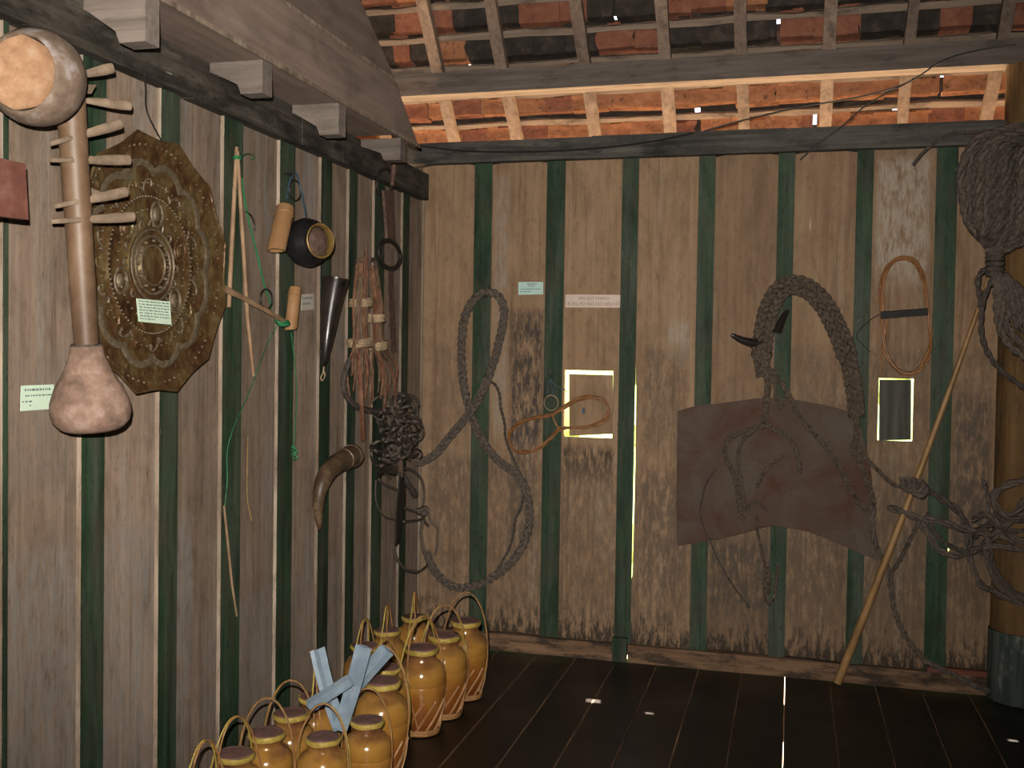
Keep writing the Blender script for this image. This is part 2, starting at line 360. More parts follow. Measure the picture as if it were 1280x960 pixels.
# ================================================================== STRUCTURE
# ---- outside ground and hedge (seen through the cracks)
g = G(); g.box((-30, -30, -1.5), (30, 40, -1.4)); struct('ground', g, 'earth')
g = G(); hv = []; hf = []; nx, nz = 70, 16
for j in range(nz+1):
    for i in range(nx+1):
        x = -7+20*i/nx; z = -1.4+3.6*j/nz
        d = noise.noise(Vector((x*1.3, z*1.3, 0)))*.5+noise.noise(Vector((x*5, z*5, 3)))*.2
        hv.append((x, 7.0+.05*j+d, z))
for j in range(nz):
    for i in range(nx): q = j*(nx+1)+i; hf.append((q, q+1, q+nx+2, q+nx+1))
b = len(hv); hv += [(-7, 8.8, -1.4), (13, 8.8, -1.4), (13, 8.8, 2.2), (-7, 8.8, 2.2)]
hf += [(b, b+1, b+2, b+3), (b+3, b+2, nz*(nx+1)+nx, nz*(nx+1))]
g.add(hv, hf)
tag(struct('hedge', g, 'hedge', 40), 'sunlit green hedge outside, glimpsed through the wall cracks', 'hedge', kind='stuff')

# ---- floor boards
seams = [.618+.1905*k for k in range(-5, 22)]
seams = [x for x in seams if x > -.15]
jit = {.618: 0}
g = G()
for y in (-.35, -1.6, -2.9, -4.2, -5.5, -6.8): g.box((-.2, y-.05, -.16), (5.2, y+.05, -.034))
floor = struct('floor', g, 'rough')
edges = [-.12]+seams+[5.2]
for i in range(len(edges)-1):
    a, b = edges[i], edges[i+1]
    if b-a < .05: continue
    ga = rnd.uniform(.0007, .0016)*(.4 if abs(b-1.761) < .03 or abs(a-1.761) < .03 else 1)
    for nm, (k0, k1) in (('x', (0, 0)),):
        x0, x1 = a+ga, b-ga; y0, y1 = -7.6, .028; c = .0022+rnd.uniform(0, .002); dz = rnd.uniform(-.0015, .0015)
        g = G()
        poly = [(x0, y0, -.032), (x0, y0, -c+dz), (x0+c, y0, dz), (x1-c, y0, dz), (x1, y0, -c+dz), (x1, y0, -.032)]
        n = 6; v = [Vector(p) for p in poly]+[Vector(p)+Vector((0, y1-y0, 0)) for p in poly]
        fs = [tuple(range(n))[::-1], tuple(range(n, 2*n))]; mi = [0, 0]
        for q in range(n):
            r_ = (q+1) % n; fs.append((q, r_, n+r_, n+q)); mi.append(1 if q in (0, 1, 3, 4) else 0)
        g.add(v, fs); g.mi = mi
        part('floorboard', g, ['floor', 'flooredge'], floor)

# ---- back wall
gx = {}
GB = [(593, 615), (683, 706), (777, 797.5), (872, 893), (971, 992), (1069, 1090), (1168, 1195)]
greens = [(BW(a-3, 300).x+.010, BW(b-3, 300).x+.010) for a, b in GB]
greens = [(BW(a, 300).x, BW(b, 300).x) for a, b in GB]
x = 2.62+.24
while x < 4.9: greens.append((x, x+.08)); x += .345
ZT, ZS = 2.345, .083
g = G()
for z in (.02, 2.25): g.box((-.10, .0265, z), (5.2, .07, z+.09))
wb = struct('wall_back', g, 'rough')
W1 = (BW(705, 500).x, BW(766, 500).x, BW(730, 547).z, BW(730, 463).z)
W2 = (BW(1097.8, 500).x, BW(1142, 500).x, BW(1120, 551.3).z, BW(1120, 473).z)
WT = .024
def plank_b(x0, x1, z0, z1, jag=True):
    """one vertical wall board, slightly uneven outline, front face at y = 0"""
    n = 5; pts = []
    zt = lambda u: z1-(.012*abs(2*u-1)**4)
    for k in range(n+1): u = k/n; pts.append((x0+(x1-x0)*u, 0, z0+(rnd.uniform(0, .006) if jag else 0)))
    for k in range(n, -1, -1): u = k/n; pts.append((x0+(x1-x0)*u, 0, zt(u) if jag else z1))
    g = G(); g.prism(pts, (0, WT, 0)); return g
cuts = [0.0]+[v for p in greens for v in p]+[5.2]
for i in range(0, len(cuts)-1, 2):
    x0, x1 = cuts[i], cuts[i+1]
    if i: x0 -= .014
    if i+1 < len(cuts)-1: x1 += .014
    if abs(cuts[i]-greens[2][1]) < 1e-6: x0 = None          # board beside the slit
    if x0 is None:
        a = greens[2][1]; g = G(); zb, za = BW(792, 732).z, BW(797, 428).z
        g.prism([(a-.004, 0, ZS), (a-.004, 0, zb), (a+.004, 0, zb+.06), (a+.0075, 0, (za+zb)/2), (a+.004, 0, za-.2), (a-.004, 0, za), (a-.014, 0, ZT), (x1, 0, ZT), (x1, 0, ZS)], (0, WT, 0))
        part('plank', g, 'plank_b', wb); continue
    if abs(cuts[i+1]-greens[2][0]) < 1e-6: x1 = cuts[i+1]+.02
    win = W1 if x0 < W1[0]+.03 < x1 else (W2 if x0 < W2[0]+.03 < x1 else None)
    if win:
        a, b, c, d = win
        g = G(); out = [(x0, ZS), (x1, ZS), (x1, ZT), (x0, ZT)]
        a = max(a, x0+.012)
        g.box((x0, 0, ZS), (x1, WT, c)); g.box((x0, 0, d), (x1, WT, ZT)); g.box((b, 0, c), (x1, WT, d)); g.box((x0, 0, c), (a, WT, d))
        part('plank', g, 'plank_b', wb)
    elif abs(cuts[i]-greens[6][1]) < 1e-6:                   # board with a small hole at its edge
        zn = BW(1197, 688).z; e_ = cuts[i]; g = G()
        g.prism([(x0, 0, ZS+.003), (x0, 0, zn-.012), (e_+.006, 0, zn-.010), (e_+.009, 0, zn+.002), (e_+.004, 0, zn+.013), (x0, 0, zn+.014), (x0, 0, ZT), (x1, 0, ZT), (x1, 0, ZS+.003)], (0, WT, 0)); part('plank', g, 'plank_b', wb)
    else: part('plank', plank_b(x0, x1, ZS+.003, ZT), 'plank_b', wb)
for k, (a, b) in enumerate(greens):
    g = G(); z0 = .012 if k == 2 else ZS
    y0 = -.034 if k == 2 else -.009
    if k == 2:
        g.box((a, -.009, ZS), (b, 0, ZT), 0, {0: 1, 1: 1}); g.box((a-.004, -.036, .003), (b-.012, -.009, ZS+.03))
    else: g.box((a, -.009, z0), (b, 0, ZT), 0, {0: 1, 1: 1})
    part('green_batten', g, ['green', 'edge'], wb)
# hatches
def hatch(n, win, quad, label, m):
    a, b, c, d = win
    g = G(); t_ = .006
    g.box((a, .024, c-.03), (b, .034, c-.012)); o = struct('window_%d' % n, g, 'rough')
    g = G(); g.prism([(p.x, .004, p.z) for p in quad], (0, .014, 0)); part('hatch_board', g, m, o, label=label)
hatch(1, W1, [BW(711.5, 545), BW(765, 542.5), BW(765.5, 469), BW(711, 467.5)], 'loose brown hatch board set askew', 'plank_b')
M['hatch2'] = wood('hatch_board_dark', (.03, .032, .026), (.055, .055, .045), (.09, .085, .07))
hatch(2, W2, [BW(1099, 550.6), BW(1139, 550.0), BW(1139.3, 475), BW(1099.6, 474.6)], 'dark weathered hatch board with light around its edges', 'hatch2')
# sill along the foot of the wall
g = G(); g.box((0.02, -.030, .002), (greens[2][0]-.004, .026, ZS)); bb = struct('baseboard_back', g, 'sill')
g = G(); g.box((greens[2][1]-.008, -.030, .002), (5.2, .026, ZS)); part('sill_length', g, 'sill', bb)
g = G(); xa = BW(1158, 820).x; g.box((xa, -.036, ZS+.001), (BW(1239, 830).x, -.001, ZS+.022)); part('red_strip', g, 'redstrip', bb)
# plate on top of the wall, purlin above it
g = G()
nb = 14
for k in range(nb):
    a = -.9+6.1*k/nb; b2 = -.9+6.1*(k+1)/nb; d = rnd.uniform(-.003, .003)
    g.box((a, -.05+d, 2.342), (b2, .05, 2.442+d))
struct('trim_1', g, 'beam_x')
g = G(); g.box((-.9, -.05, 2.672), (5.2, .05, 2.762))
g.box((-.9, -.036, 2.762), (5.2, .05, 2.782)); struct('trim_2', g, 'purlin')

# ---- left wall
LG = [(-2, 5), (97, 126), (194.5, 218), (273, 297), (343, 362), (394.5, 408), (429.5, 440), (461.5, 474), (497, 505), (523.5, 530)]
lg = [(LW(a, 600).y, LW(b, 600).y) for a, b in LG]
lg[-1] = (lg[-1][0], -.002)
y = lg[0][0]-.345
while y > -7.4: lg.insert(0, (y, y+.085)); y -= .345
ZTL = 2.18
g = G()
for z in (.2, 1.9): g.box((-.08, -7.6, z), (-.03, .02, z+.07))
wl = struct('wall_left', g, 'rough')
cuts = [-7.6]+[v for p in lg for v in p]
for i in range(0, len(cuts)-1, 2):
    y0, y1 = cuts[i], cuts[i+1]
    if i: y0 -= .012
    y1 += .012
    n = 5; pts = [(0, y0, .02), (0, y1, .02)]+[(0, y0+(y1-y0)*k/n, ZTL) for k in range(n, -1, -1)]
    g = G(); g.prism(pts, (-.025, 0, 0)); part('plank', g, 'plank_l', wl)
for (a, b) in lg:
    g = G(); e = .0
    g.add([(0, a-.004, .02), (.011, a, .02), (.011, b, .02), (0, b+.002, .02), (0, a-.004, ZTL), (.011, a, ZTL), (.011, b, ZTL), (0, b+.002, ZTL)],
          [(0, 1, 2, 3), (7, 6, 5, 4), (0, 4, 5, 1), (1, 5, 6, 2), (2, 6, 7, 3), (3, 7, 4, 0)])
    g.mi = [0, 0, 1, 0, 1, 0]
    part('green_batten', g, ['green', 'edge'], wl)
g = G(); g.box((.001, -7.6, .002), (.04, -.032, .07)); struct('baseboard_left', g, 'sill')
# beam along the top of the left wall
g = G(); nb = 22
for k in range(nb):
    a = -7.6+7.6*k/nb; b2 = -7.6+7.6*(k+1)/nb; d = rnd.uniform(-.004, .004)
    if k == nb-1: b2 = -.052
    g.box((-.05, a, 2.166+d*.5), (.045+d, b2, 2.29))
struct('trim_3', g, 'beam')
# loft overhang: boards, joist ends, front boards
ZL = 2.292
fo = FL(340, 79, ZL); XO = fo.x
yend = FL(523, 168, ZL).y
g = G(); g.box((-.9, -7.6, ZL), (XO-.022, yend-.01, ZL+.022)); loft = struct('trim_4', g, 'loft')
yb = -7.6; k = 0
def lookout(y1, zb):                                       # joist end: hanging block that tapers back to the beam
    xe = XO-.006; g = G()
    g.prism([(-.06, y1-.058, ZL-.001), (xe, y1-.058, ZL-.001), (xe, y1-.058, zb), (xe-.072, y1-.058, zb), (xe-.085, y1-.058, zb+.03), (.05, y1-.058, ZL-.03), (-.06, y1-.058, ZL-.03)], (0, .058, 0)); part('joist', g, 'joist', loft)
for (px, py) in ((199, 60), (340, 122), (432, 172), (507, 203)):
    p = LW(px, py, XO-.006); lookout(p.y, p.z)
for q in range(1, 8): lookout(LW(199, 60, XO-.006).y-.55*q, 2.17)
# front boards with raked end (rake follows points on the plane x = XO)
e0 = LW(524, 168, XO); e1 = LW(494, 100, XO); e2 = LW(450, 0, XO)
zs = LW(351, 0, XO).z
slope = (e2.y-e1.y)/(e2.z-e1.z)
ztop = 3.1
g = G(); g.prism([(XO-.022, -7.6, ZL), (XO-.022, e0.y, ZL), (XO-.022, e1.y, zs), (XO-.022, -7.6, zs)], (.022, 0, 0)); part('loft_front_board', g, 'loft', loft)
g = G(); g.prism([(XO-.026, -7.6, zs+.002), (XO-.026, e1.y, zs+.002), (XO-.026, e1.y+slope*(ztop-zs), ztop), (XO-.026, -7.6, ztop)], (.022, 0, 0)); part('loft_front_board', g, 'loft', loft)
g = G(); g.prism([(XO, -7.6, ZL-.004), (XO, e0.y+.003, ZL-.004), (XO, e0.y-.008, ZL+.010), (XO, -7.6, ZL+.010)], (.006, 0, 0)); part('edge_strip', g, 'edge', loft)
g = G(); g.prism([(XO-.004, -7.6, zs-.006), (XO-.004, e1.y+.004, zs-.006), (XO-.004, e1.y-.006, zs+.006), (XO-.004, -7.6, zs+.006)], (.008, 0, 0)); part('edge_strip', g, 'edge', loft)
g = G(); p0 = Vector((XO-.05, e1.y+.015, zs)); p1 = Vector((XO-.05, e1.y+.015+slope*(ztop-zs), ztop))
g.prism([p0, p0+Vector((0, .07, 0)), p1+Vector((0, .07, 0)), p1], (.03, 0, 0)); part('rake_board', g, 'rafter', loft)

# ---- roof
SL = R(48); SD = Vector((0, math.cos(SL), -math.sin(SL))); SN = Vector((0, math.sin(SL), math.cos(SL)))
O = Vector((0, -.045, 2.786))
def RP(x, s_, w_): return Vector((x, 0, 0))+O+SD*s_+SN*w_
s_up = -.95; ridge_y = -3.7
def roofquad(g, x0, x1, s0, s1, w0=.082, th=.005):
    a = [RP(x0, s0, w0), RP(x1, s0, w0), RP(x1, s1, w0), RP(x0, s1, w0)]; g.prism(a, SN*th)
s_ridge = (ridge_y-O.y)/SD.y
holes = []
for (px, py, sz) in ((742, 876, .030), (747, 882, .016), (812, 891, .016), (1266, 925, .016)):
    P = FL(px, py, 0)
    # walk back along the sunlight to the roof plane
    n = SN; d = -SUN; tt = ((RP(0, 0, .09)-P).dot(n))/d.dot(n); H = P+d*tt
    s_h = (H-RP(0, 0, .09)).dot(SD); holes.append((H.x, s_h, sz))
g = G(); xs = [-.9]; holes.sort()
cur = -.9
for (hx, hs, sz) in holes:
    if hx-sz < cur: continue
    roofquad(g, cur, hx-sz, s_ridge, s_up); roofquad(g, hx-sz, hx+sz, s_ridge, hs-sz*1.6); roofquad(g, hx-sz, hx+sz, hs+sz*1.6, s_up); cur = hx+sz
roofquad(g, cur, 5.3, s_ridge, s_up)
rp = RP(0, s_ridge, .075)
g.prism([(-.9, rp.y, rp.z), (5.3, rp.y, rp.z), (5.3, rp.y-4.3, rp.z-4.6), (-.9, rp.y-4.3, rp.z-4.6)], (0, -.02, .03))
ceil = struct('ceiling', g, 'rough')
g = G()
for x0, x1, nm in ((5.2, 5.24, 'wall_right'), (-.94, -.9, 'wall_gable')):
    g = G(); g.prism([(x0, -8.0, 0), (x0, 0.03 if x0 > 0 else .6, 0), (x0, .03 if x0 > 0 else .6, 2.5), (x0, rp.y, rp.z+.02), (x0, -8.0, 2.3)], (x1-x0, 0, 0)); struct(nm, g, 'rough')
g = G(); g.box((-.9, -7.64, 0), (5.2, -7.6, 2.9)); struct('wall_front', g, 'rough')
# rafters
RX = [BW(px, 180, -.15).x for px in (561, 640, 738, 835, 928, 1032, 1130, 1238)]
sp = (RX[-1]-RX[0])/7
RX = [RX[0]-2*sp, RX[0]-sp]+RX+[RX[-1]+sp*k for k in range(1, 8)]
for x in RX:
    if x > 5.15 or x < -.88: continue
    ww = rnd.uniform(.022, .028); j = rnd.uniform(-.012, .012); g = G(); n = 12
    for side in range(1):
        vs = []
        for k in range(n+1):
            s_ = -1.6+2.5*k/n; dx = j*math.sin(k*.9+x*3); q = ww*(1+rnd.uniform(-.08, .08))
            for (ux, uw) in ((-q, 0.002), (q, 0.002), (q, .045), (-q, .045)): vs.append(RP(x+dx+ux, s_, uw))
        fs = [(0, 1, 2, 3), tuple(n*4+i for i in (3, 2, 1, 0))]
        for k in range(n):
            for i in range(4): l = (i+1) % 4; fs.append((k*4+i, k*4+l, k*4+4+l, k*4+4+i))
        g.add(vs, fs)
    part('rafter', g, 'rafter', ceil)
# battens and tiles
PIT = .155; S0 = .02
for k in range(-10, 7):
    s_ = S0+PIT*k; g = G(); vs = []; n = 30
    for i in range(n+1):
        x = -.88+6.05*i/n; dz = rnd.uniform(-.005, .005); h = .013*(1+rnd.uniform(-.35, .35))
        for (us, uw) in ((-h, .046), (h, .046), (h, .064), (-h, .064)): vs.append(RP(x, s_+dz+us, uw))
    fs = [(0, 1, 2, 3), tuple(n*4+i for i in (3, 2, 1, 0))]
    for q in range(n):
        for i in range(4): l = (i+1) % 4; fs.append((q*4+i, q*4+l, q*4+4+l, q*4+4+i))
    g.add(vs, fs); part('roof_batten', g, 'batten', ceil)
TW, TL, TH = .186, .205, .012
def tile_geo(chip=False):
    g = G(); n = 10; vs = []
    for i in range(n+1):
        yy = -TL/2+TL*i/n; bow = -.038*math.exp(-((i/n-.58)/.19)**2)
        for (xx, zz) in ((-TW/2, 0), (TW/2, 0), (TW/2, TH), (-TW/2, TH)):
            c = 0
            if chip and xx > 0 and i in (3, 4, 5): c = -.018 if i == 4 else -.008
            vs.append((xx+c, yy, zz+bow))
    fs = [(0, 1, 2, 3), tuple(n*4+i for i in (3, 2, 1, 0))]
    for q in range(n):
        for i in range(4): l = (i+1) % 4; fs.append((q*4+i, q*4+l, q*4+4+l, q*4+4+i))
    g.add(vs, fs); g.box((-.03, -TL/2, -.012), (.03, -TL/2+.014, .002)); return g
TM = {}
for c in (0, 1):
    for k in ('tile_o', 'tile_r', 'tile_d'): TM[c, k] = tile_geo(bool(c)).mesh('roof_tile', mats(k), 35)
stuff = G(); base_tile = tile_geo()
rowj = {}
chips = []
for (px, py) in ((545, 84), (519, 87), (582, 50), (891, 67), (1118, 146), (1019, 155), (873, 146), (770, 30), (974, 27), (1178, 97), (836, 66), (558, 6)):
    d = ray(px, py); P = RP(0, 0, .08); tt = (P-CAM).dot(SN)/d.dot(SN); H = CAM+d*tt; chips.append((H.x, (H-O).dot(SD)))
Rm = Matrix.Rotation(-SL, 4, 'X')
cnt = 0
for k in range(-9, 7):
    off = rnd.uniform(0, .175); x = -.85+off
    while x < 5.1:
        s_ = S0+PIT*k+TL/2-.018; wsc = rnd.uniform(.72, 1.08); nxt = None
        for cx_, cs in chips:
            if abs(s_+.0-cs) < PIT/2 and x < cx_ < x+.176*wsc+.012 and cx_-x > .05: wsc = (cx_-.007-x)/.181; nxt = cx_+.012
        x_start = x; x += .176*wsc*.5
        vis = -.35 < x < 2.95 and -.55 < s_ < .75; ysc = (rnd.uniform(.44, .60) if s_ > .10 else rnd.uniform(.85, 1.0)) if vis else 1
        tilt = R(-4.2); mt = Matrix.Translation(RP(x+rnd.uniform(-.004, .004), s_+rnd.uniform(-.008, .008), .086+rnd.choice((0, .006, .013)))) @ Rm @ Matrix.Rotation(-tilt*1.0, 4, 'X') @ Matrix.Rotation(rnd.uniform(-.03, .03), 4, 'Z') @ Matrix.Rotation(rnd.uniform(-.03, .03), 4, 'Y') @ Matrix.Diagonal((wsc, ysc, 1, 1))
        eave = s_ > .10
        pr = rnd.random()
        key = ('tile_o' if pr < .82 else 'tile_r') if eave else ('tile_o' if pr < .08 else 'tile_r' if pr < .34 else 'tile_d')
        chip = rnd.random() < .12
        if -.35 < x < 2.95 and -.55 < s_ < .75 and cnt < 300:
            o = bpy.data.objects.new('roof_tile', TM[int(chip), key]); COL.objects.link(o); o.parent = ceil; o.matrix_local = mt; cnt += 1
        else: stuff.add([mt @ v for v in base_tile.v], base_tile.f)
        x = nxt if nxt else x_start+.176*wsc
part('roof_tile_field', stuff, 'tile_r', ceil, kind='stuff')
# added dark sheet above the tiles, painting the shade in the eave gaps
g = G(); cw, cl = .03, .03
for j in range(48):
    for i in range(116):
        xx = -.40+cw*i; ss = -.60+cl*j
        if any(abs(xx+cw/2-cx_) < .022 and abs(ss+cl/2-cs) < .028 for cx_, cs in chips): continue
        zz = .132+.006*((i//4*7+j//5*5) % 4)/3
        g.add([RP(xx-.002, ss, zz), RP(xx+cw+.002, ss, zz), RP(xx+cw+.002, ss+cl+.003, zz+.001), RP(xx-.002, ss+cl+.003, zz+.001)], [(0, 1, 2, 3)])
part('gap_shade_sheet', g, 'tile_d', ceil, kind='stuff')

# ---- column at the right
cx, cy, cr = BW(1243, 500, .03).x+.135, -.03, .13
g = G(); g.lathe([(cr*1.02, .30), (cr, .30), (cr*.99, 1.2), (cr*.96, 2.0), (cr*.95, 2.66)], (cx, cy, 0), seg=28, wob=lambda a, h: 1+.02*math.sin(2*a+h))
col_o = thing('wooden_column', (cx, cy, 0), 'round yellow-brown wooden column with a mouldy green painted foot', 'column')
part('shaft', g, 'column', col_o, 60)
g = G(); g.lathe([(cr*1.03, .004), (cr*1.04, .1), (cr*1.03, .215), (cr*1.03, .298)], (cx, cy, 0), seg=28); part('painted_foot', g, 'colbase', col_o, 60)
# ================================================================== OBJECTS ON THE LEFT WALL
def nail(parent, p, n, r=.004, l=.05, m='iron'):
    g = G(); p = Vector(p); n = Vector(n)
    g.tube([p-n*l, p], r, 6); g.ball(p, r*1.8, 6); return part('nail', g, m, parent, 50)

# --- embossed tray
tc_ = Vector((.03, -2.285, 1.655)); TR = .362
tray = thing('embossed_tray', (tc_.x, tc_.y, tc_.z-TR), 'large twelve-sided embossed metal tray hung on the left plank wall', 'tray')
def trad(a):
    u = ((a/(2*math.pi)*12+.5) % 1)*2-1
    return TR*(1-.055*(1-abs(u)**1.8))
prof = [(0, .022), (.06, .024), (.14, .018), (.17, .024), (.19, .016), (.27, .014), (.30, .020), (.33, .013), (.52, .012), (.55, .019), (.58, .012), (.70, .012), (.80, .020), (.88, .024), (.97, .034), (1.0, .038)]
g = G(); seg = 144; vs = []; fs = []
tilt = Matrix.Rotation(R(2), 4, 'Y')
def tp(r, a, h): return tc_+Vector((h, math.cos(a)*r, math.sin(a)*r))
for (f_, h) in prof:
    for k in range(seg):
        a = 2*math.pi*k/seg; bl = max(0, (f_-.5)/.5); rr = f_*((1-bl)*TR*.95+bl*trad(a)); vs.append(tp(rr, a, h))
for (f_, h) in reversed(prof):
    for k in range(seg):
        a = 2*math.pi*k/seg; bl = max(0, (f_-.5)/.5); rr = f_*((1-bl)*TR*.95+bl*trad(a)); vs.append(tp(rr, a, h-.005))
n = len(prof)*2
for i in range(n-1):
    for k in range(seg): l = (k+1) % seg; fs.append((i*seg+k, i*seg+l, (i+1)*seg+l, (i+1)*seg+k))
g.add(vs, fs); part('tray_plate', g, 'tray', tray, 60)
g = G(); q = []
for k in range(240):
    a = 2*math.pi*k/240; u = abs(math.sin(6*a)); q.append(tp(TR*(.70+.075*u**.7), a, .022))
g.tube(q, .011, 6, True, flat=.5, nrm=(1, 0, 0)); part('lobed_band', g, 'tray_hi', tray, 60)
g = G(); g.tube([tp(trad(2*math.pi*k/144), 2*math.pi*k/144, .038) for k in range(144)], .0035, 5, True); part('rolled_edge', g, 'tray', tray, 60)
g = G()
for (rr, nb_, br) in ((.52, 90, .004), (.215, 44, .0036), (.90, 84, .0048), (.62, 60, .0035), (.42, 40, .004)):
    for k in range(nb_): a = 2*math.pi*k/nb_; g.ball(tp(TR*rr, a, .020+(.008 if rr > .8 else 0)), br, 5)
part('beading', g, 'tray_hi', tray, 50, kind='stuff')
for k in range(6):
    a = 2*math.pi*(k+.35)/6; c = tp(TR*.40, a, .016); g = G()
    ring = [c+Vector((.003, math.cos(b)*.026, math.sin(b)*.034)) for b in [2*math.pi*i/20 for i in range(20)]]
    g.tube(ring, .0042, 5, True); g.ball(c, .016, 8, sq=(.5, 1, 1.4)); part('medallion', g, 'tray_hi' if k % 2 else 'tray', tray, 50)
g = G()
for rr in (.055, .080, .098): g.tube([tp(rr, 2*math.pi*i/40, .024) for i in range(40)], .0035, 5, True)
for k in range(12): a = 2*math.pi*k/12; g.ball(tp(.067, a, .024), .006, 6)
part('rosette', g, 'tray_hi', tray, 50)
for k in range(20):
    a0 = 2*math.pi*k/20; g = G(); q = []
    for i in range(16):
        t_ = i/15; rr = TR*(.60+.06*math.sin(t_*6.2)*(1-.4*t_)); q.append(tp(rr, a0+.26*t_-.03*math.sin(t_*9), .016))
    g.tube(q, .0034, 5); part('scroll', g, 'tray_hi' if k % 2 else 'tray', tray, 50)
for k in range(16):
    a0 = 2*math.pi*k/16; g = G(); g.tube(crom([tp(TR*.30, a0-.10, .016), tp(TR*.335, a0-.06, .018), tp(TR*.345, a0, .018), tp(TR*.335, a0+.06, .018), tp(TR*.30, a0+.10, .016)], 4), .0032, 5); part('petal', g, 'tray_hi', tray, 50)
for k in range(24):
    a = 2*math.pi*(k+.5)/24; g = G(); g.ball(tp(TR*.835, a, .026), .012, 6, sq=(.4, 1, 1)); part('edge_boss', g, 'tray', tray, 50)
g = G(); g.tube(crom([LW(179, 84, .05), LW(182, 110, .05), LW(184, 140, .055), tp(TR*.93, math.pi/2, .05)], 5), .0022, 5)
part('hanging_wire', g, 'black', tray)

def card(name, cs, nrm, m, label, rows, ink='ink', th=.0012, seed=3):
    """paper card from four corners (bl, br, tr, tl) with printed lines"""
    n = Vector(nrm); g = G(); g.prism([c for c in cs], n*th)
    t_ = thing(name, (cs[0]+cs[1])/2, label, 'label')
    part('paper', g, m, t_)
    bl, br, tr, tl = cs; r2 = random.Random(seed); g = G()
    at = lambda u, v: (bl*(1-u)+br*u)*(1-v)+(tl*(1-u)+tr*u)*v+n*(th+.0006)
    for (v, h, u0, u1) in rows:
        u = u0
        while u < u1-.02:
            L_ = min(r2.uniform(.03, .11), u1-u); g.add([at(u, v-h/2), at(u+L_, v-h/2), at(u+L_, v+h/2), at(u, v+h/2)], [(0, 1, 2, 3)]); u += L_+r2.uniform(.015, .035)
    part('print', g, ink, t_, kind='stuff'); return t_
card('paper_label', [LW(173, 402, .058), LW(214, 406, .058), LW(212, 377, .058), LW(170, 373, .058)], (1, 0, 0), 'paper_g', 'pale green typed paper label stuck on the embossed tray',
     [(.9-.125*k, .05, .05, .95 if k < 6 else .52) for k in range(7)], seed=4)
card('paper_label', [LW(25, 514, .002), LW(67, 511, .002), LW(67, 480.5, .002), LW(26, 482, .002)], (1, 0, 0), 'paper_g', 'pale green paper label pinned to the plank beside the lower gourd',
     [(.82, .09, .1, .92), (.59, .06, .12, .92), (.36, .06, .04, .34), (.2, .06, .26, .30)], seed=8)
card('paper_label', [LW(376, 388, .002), LW(392, 387, .002), LW(392, 367, .002), LW(376, 368, .002)], (1, 0, 0), 'paper_w', 'small faded white paper slip behind the short bamboo tube',
     [(.75, .12, .1, .9), (.4, .12, .1, .8)], seed=9)

# --- gourd lute
lute = thing('gourd_lute', LW(113, 540, .06), 'gourd lute with a long wooden neck, two gourd bowls and tuning pegs', 'instrument')
na, nb2 = LW(88, 118, .122), LW(108, 432, .112)
g = G(); axisN = (nb2-na)
g.tube([na+axisN*(k/10) for k in range(11)], [.0335, .033, .0325, .032, .0325, .031, .0305, .031, .030, .0295, .0285], 20); part('neck', g, 'neck', lute, 60)
g = G(); A = axisN.normalized()
gp = [(.028, 0), (.036, .004), (.040, .03), (.055, .068), (.078, .108), (.090, .142), (.092, .165), (.087, .188), (.074, .204), (.062, .2105), (.055, .2105), (.052, .200), (.02, .190), (0, .188)]
g.lathe(gp, nb2-A*.004, A, 36, wob=lambda a, h: 1+.025*math.sin(a*2+1)+.015*math.sin(3*a+h*20)); part('lower_gourd', g, 'gourd', lute, 60)
g = G(); q = nb2-A*.002; X_ = A.orthogonal().normalized(); Y_ = A.cross(X_)
g.tube([q+(X_*math.cos(b)+Y_*math.sin(b))*.034 for b in [2*math.pi*i/24 for i in range(24)]], .003, 5, True); part('binding_cord', g, 'rope_d', lute, 50)
bc = LW(46, 97, .15); toc = (CAM-bc).normalized(); ax = (toc-rt*.50+up*.16).normalized()
BR = .104
g = G(); bowl = []
for k in range(13): a = -math.pi/2+math.pi*.5*k/12+math.pi*.40*k/12*1.0; bowl.append((BR*math.cos(a), BR*math.sin(a)) if math.sin(a) < .58 else (BR*math.cos(math.asin(.58)), BR*.58))
bowl[0] = (0, -BR)
bowl += [(.080, BR*.58+.002), (.0765, BR*.54)]
g.lathe(bowl, bc, ax, 36, cap=(0, 0), wob=lambda a, h: 1+.02*math.sin(2*a+.7)); up_g = part('upper_gourd', g, 'gourd2', lute, 60)
g = G(); g.lathe([(.078, BR*.56), (.066, BR*.47), (.035, BR*.42), (0, BR*.40)], bc, ax, 36, cap=(0, 0), wob=lambda a, h: 1+.03*math.sin(5*a)); part('cut_face', g, 'flesh', up_g, 60)
pegs = [((96, 98), (141, 85), None), ((98, 123), (163, 132), None), ((100, 169), (151, 155), (63, 180)), ((100, 199), (162, 200), (62, 200)), ((102, 250), (158, 240), (69, 258)), ((104, 274), (167, 271), (65, 277)), ((103, 229), (126, 243), None)]
for i, (a, b, c) in enumerate(pegs):
    ofs = .135 if i != 6 else .10
    p0 = LW(*(c or (a[0]-14, a[1])), ofs-.015); p1 = LW(*b, ofs+.04 if i != 6 else .10)
    g = G(); n = 6; g.tube([p0+(p1-p0)*(k/n) for k in range(n+1)], [.005, .006, .007, .0095, .0115, .0125, .0118] if i != 6 else [.008]*7, 8, flat=.6, nrm=(1, 0, 0)); part('tuning_peg', g, 'peg', lute, 50)
g = G(); g.prism([LW(94, 75, .10), LW(99, 75, .10), LW(106, 110, .10), LW(100, 110, .10)], (.004, 0, 0)); part('red_ribbon', g, 'red', lute)
g = G(); g.prism([LW(86, 118, .09), LW(101, 118, .09), LW(107, 107, .09), LW(92, 106, .09)], (.03, 0, 0)); part('head_block', g, 'peg', lute)
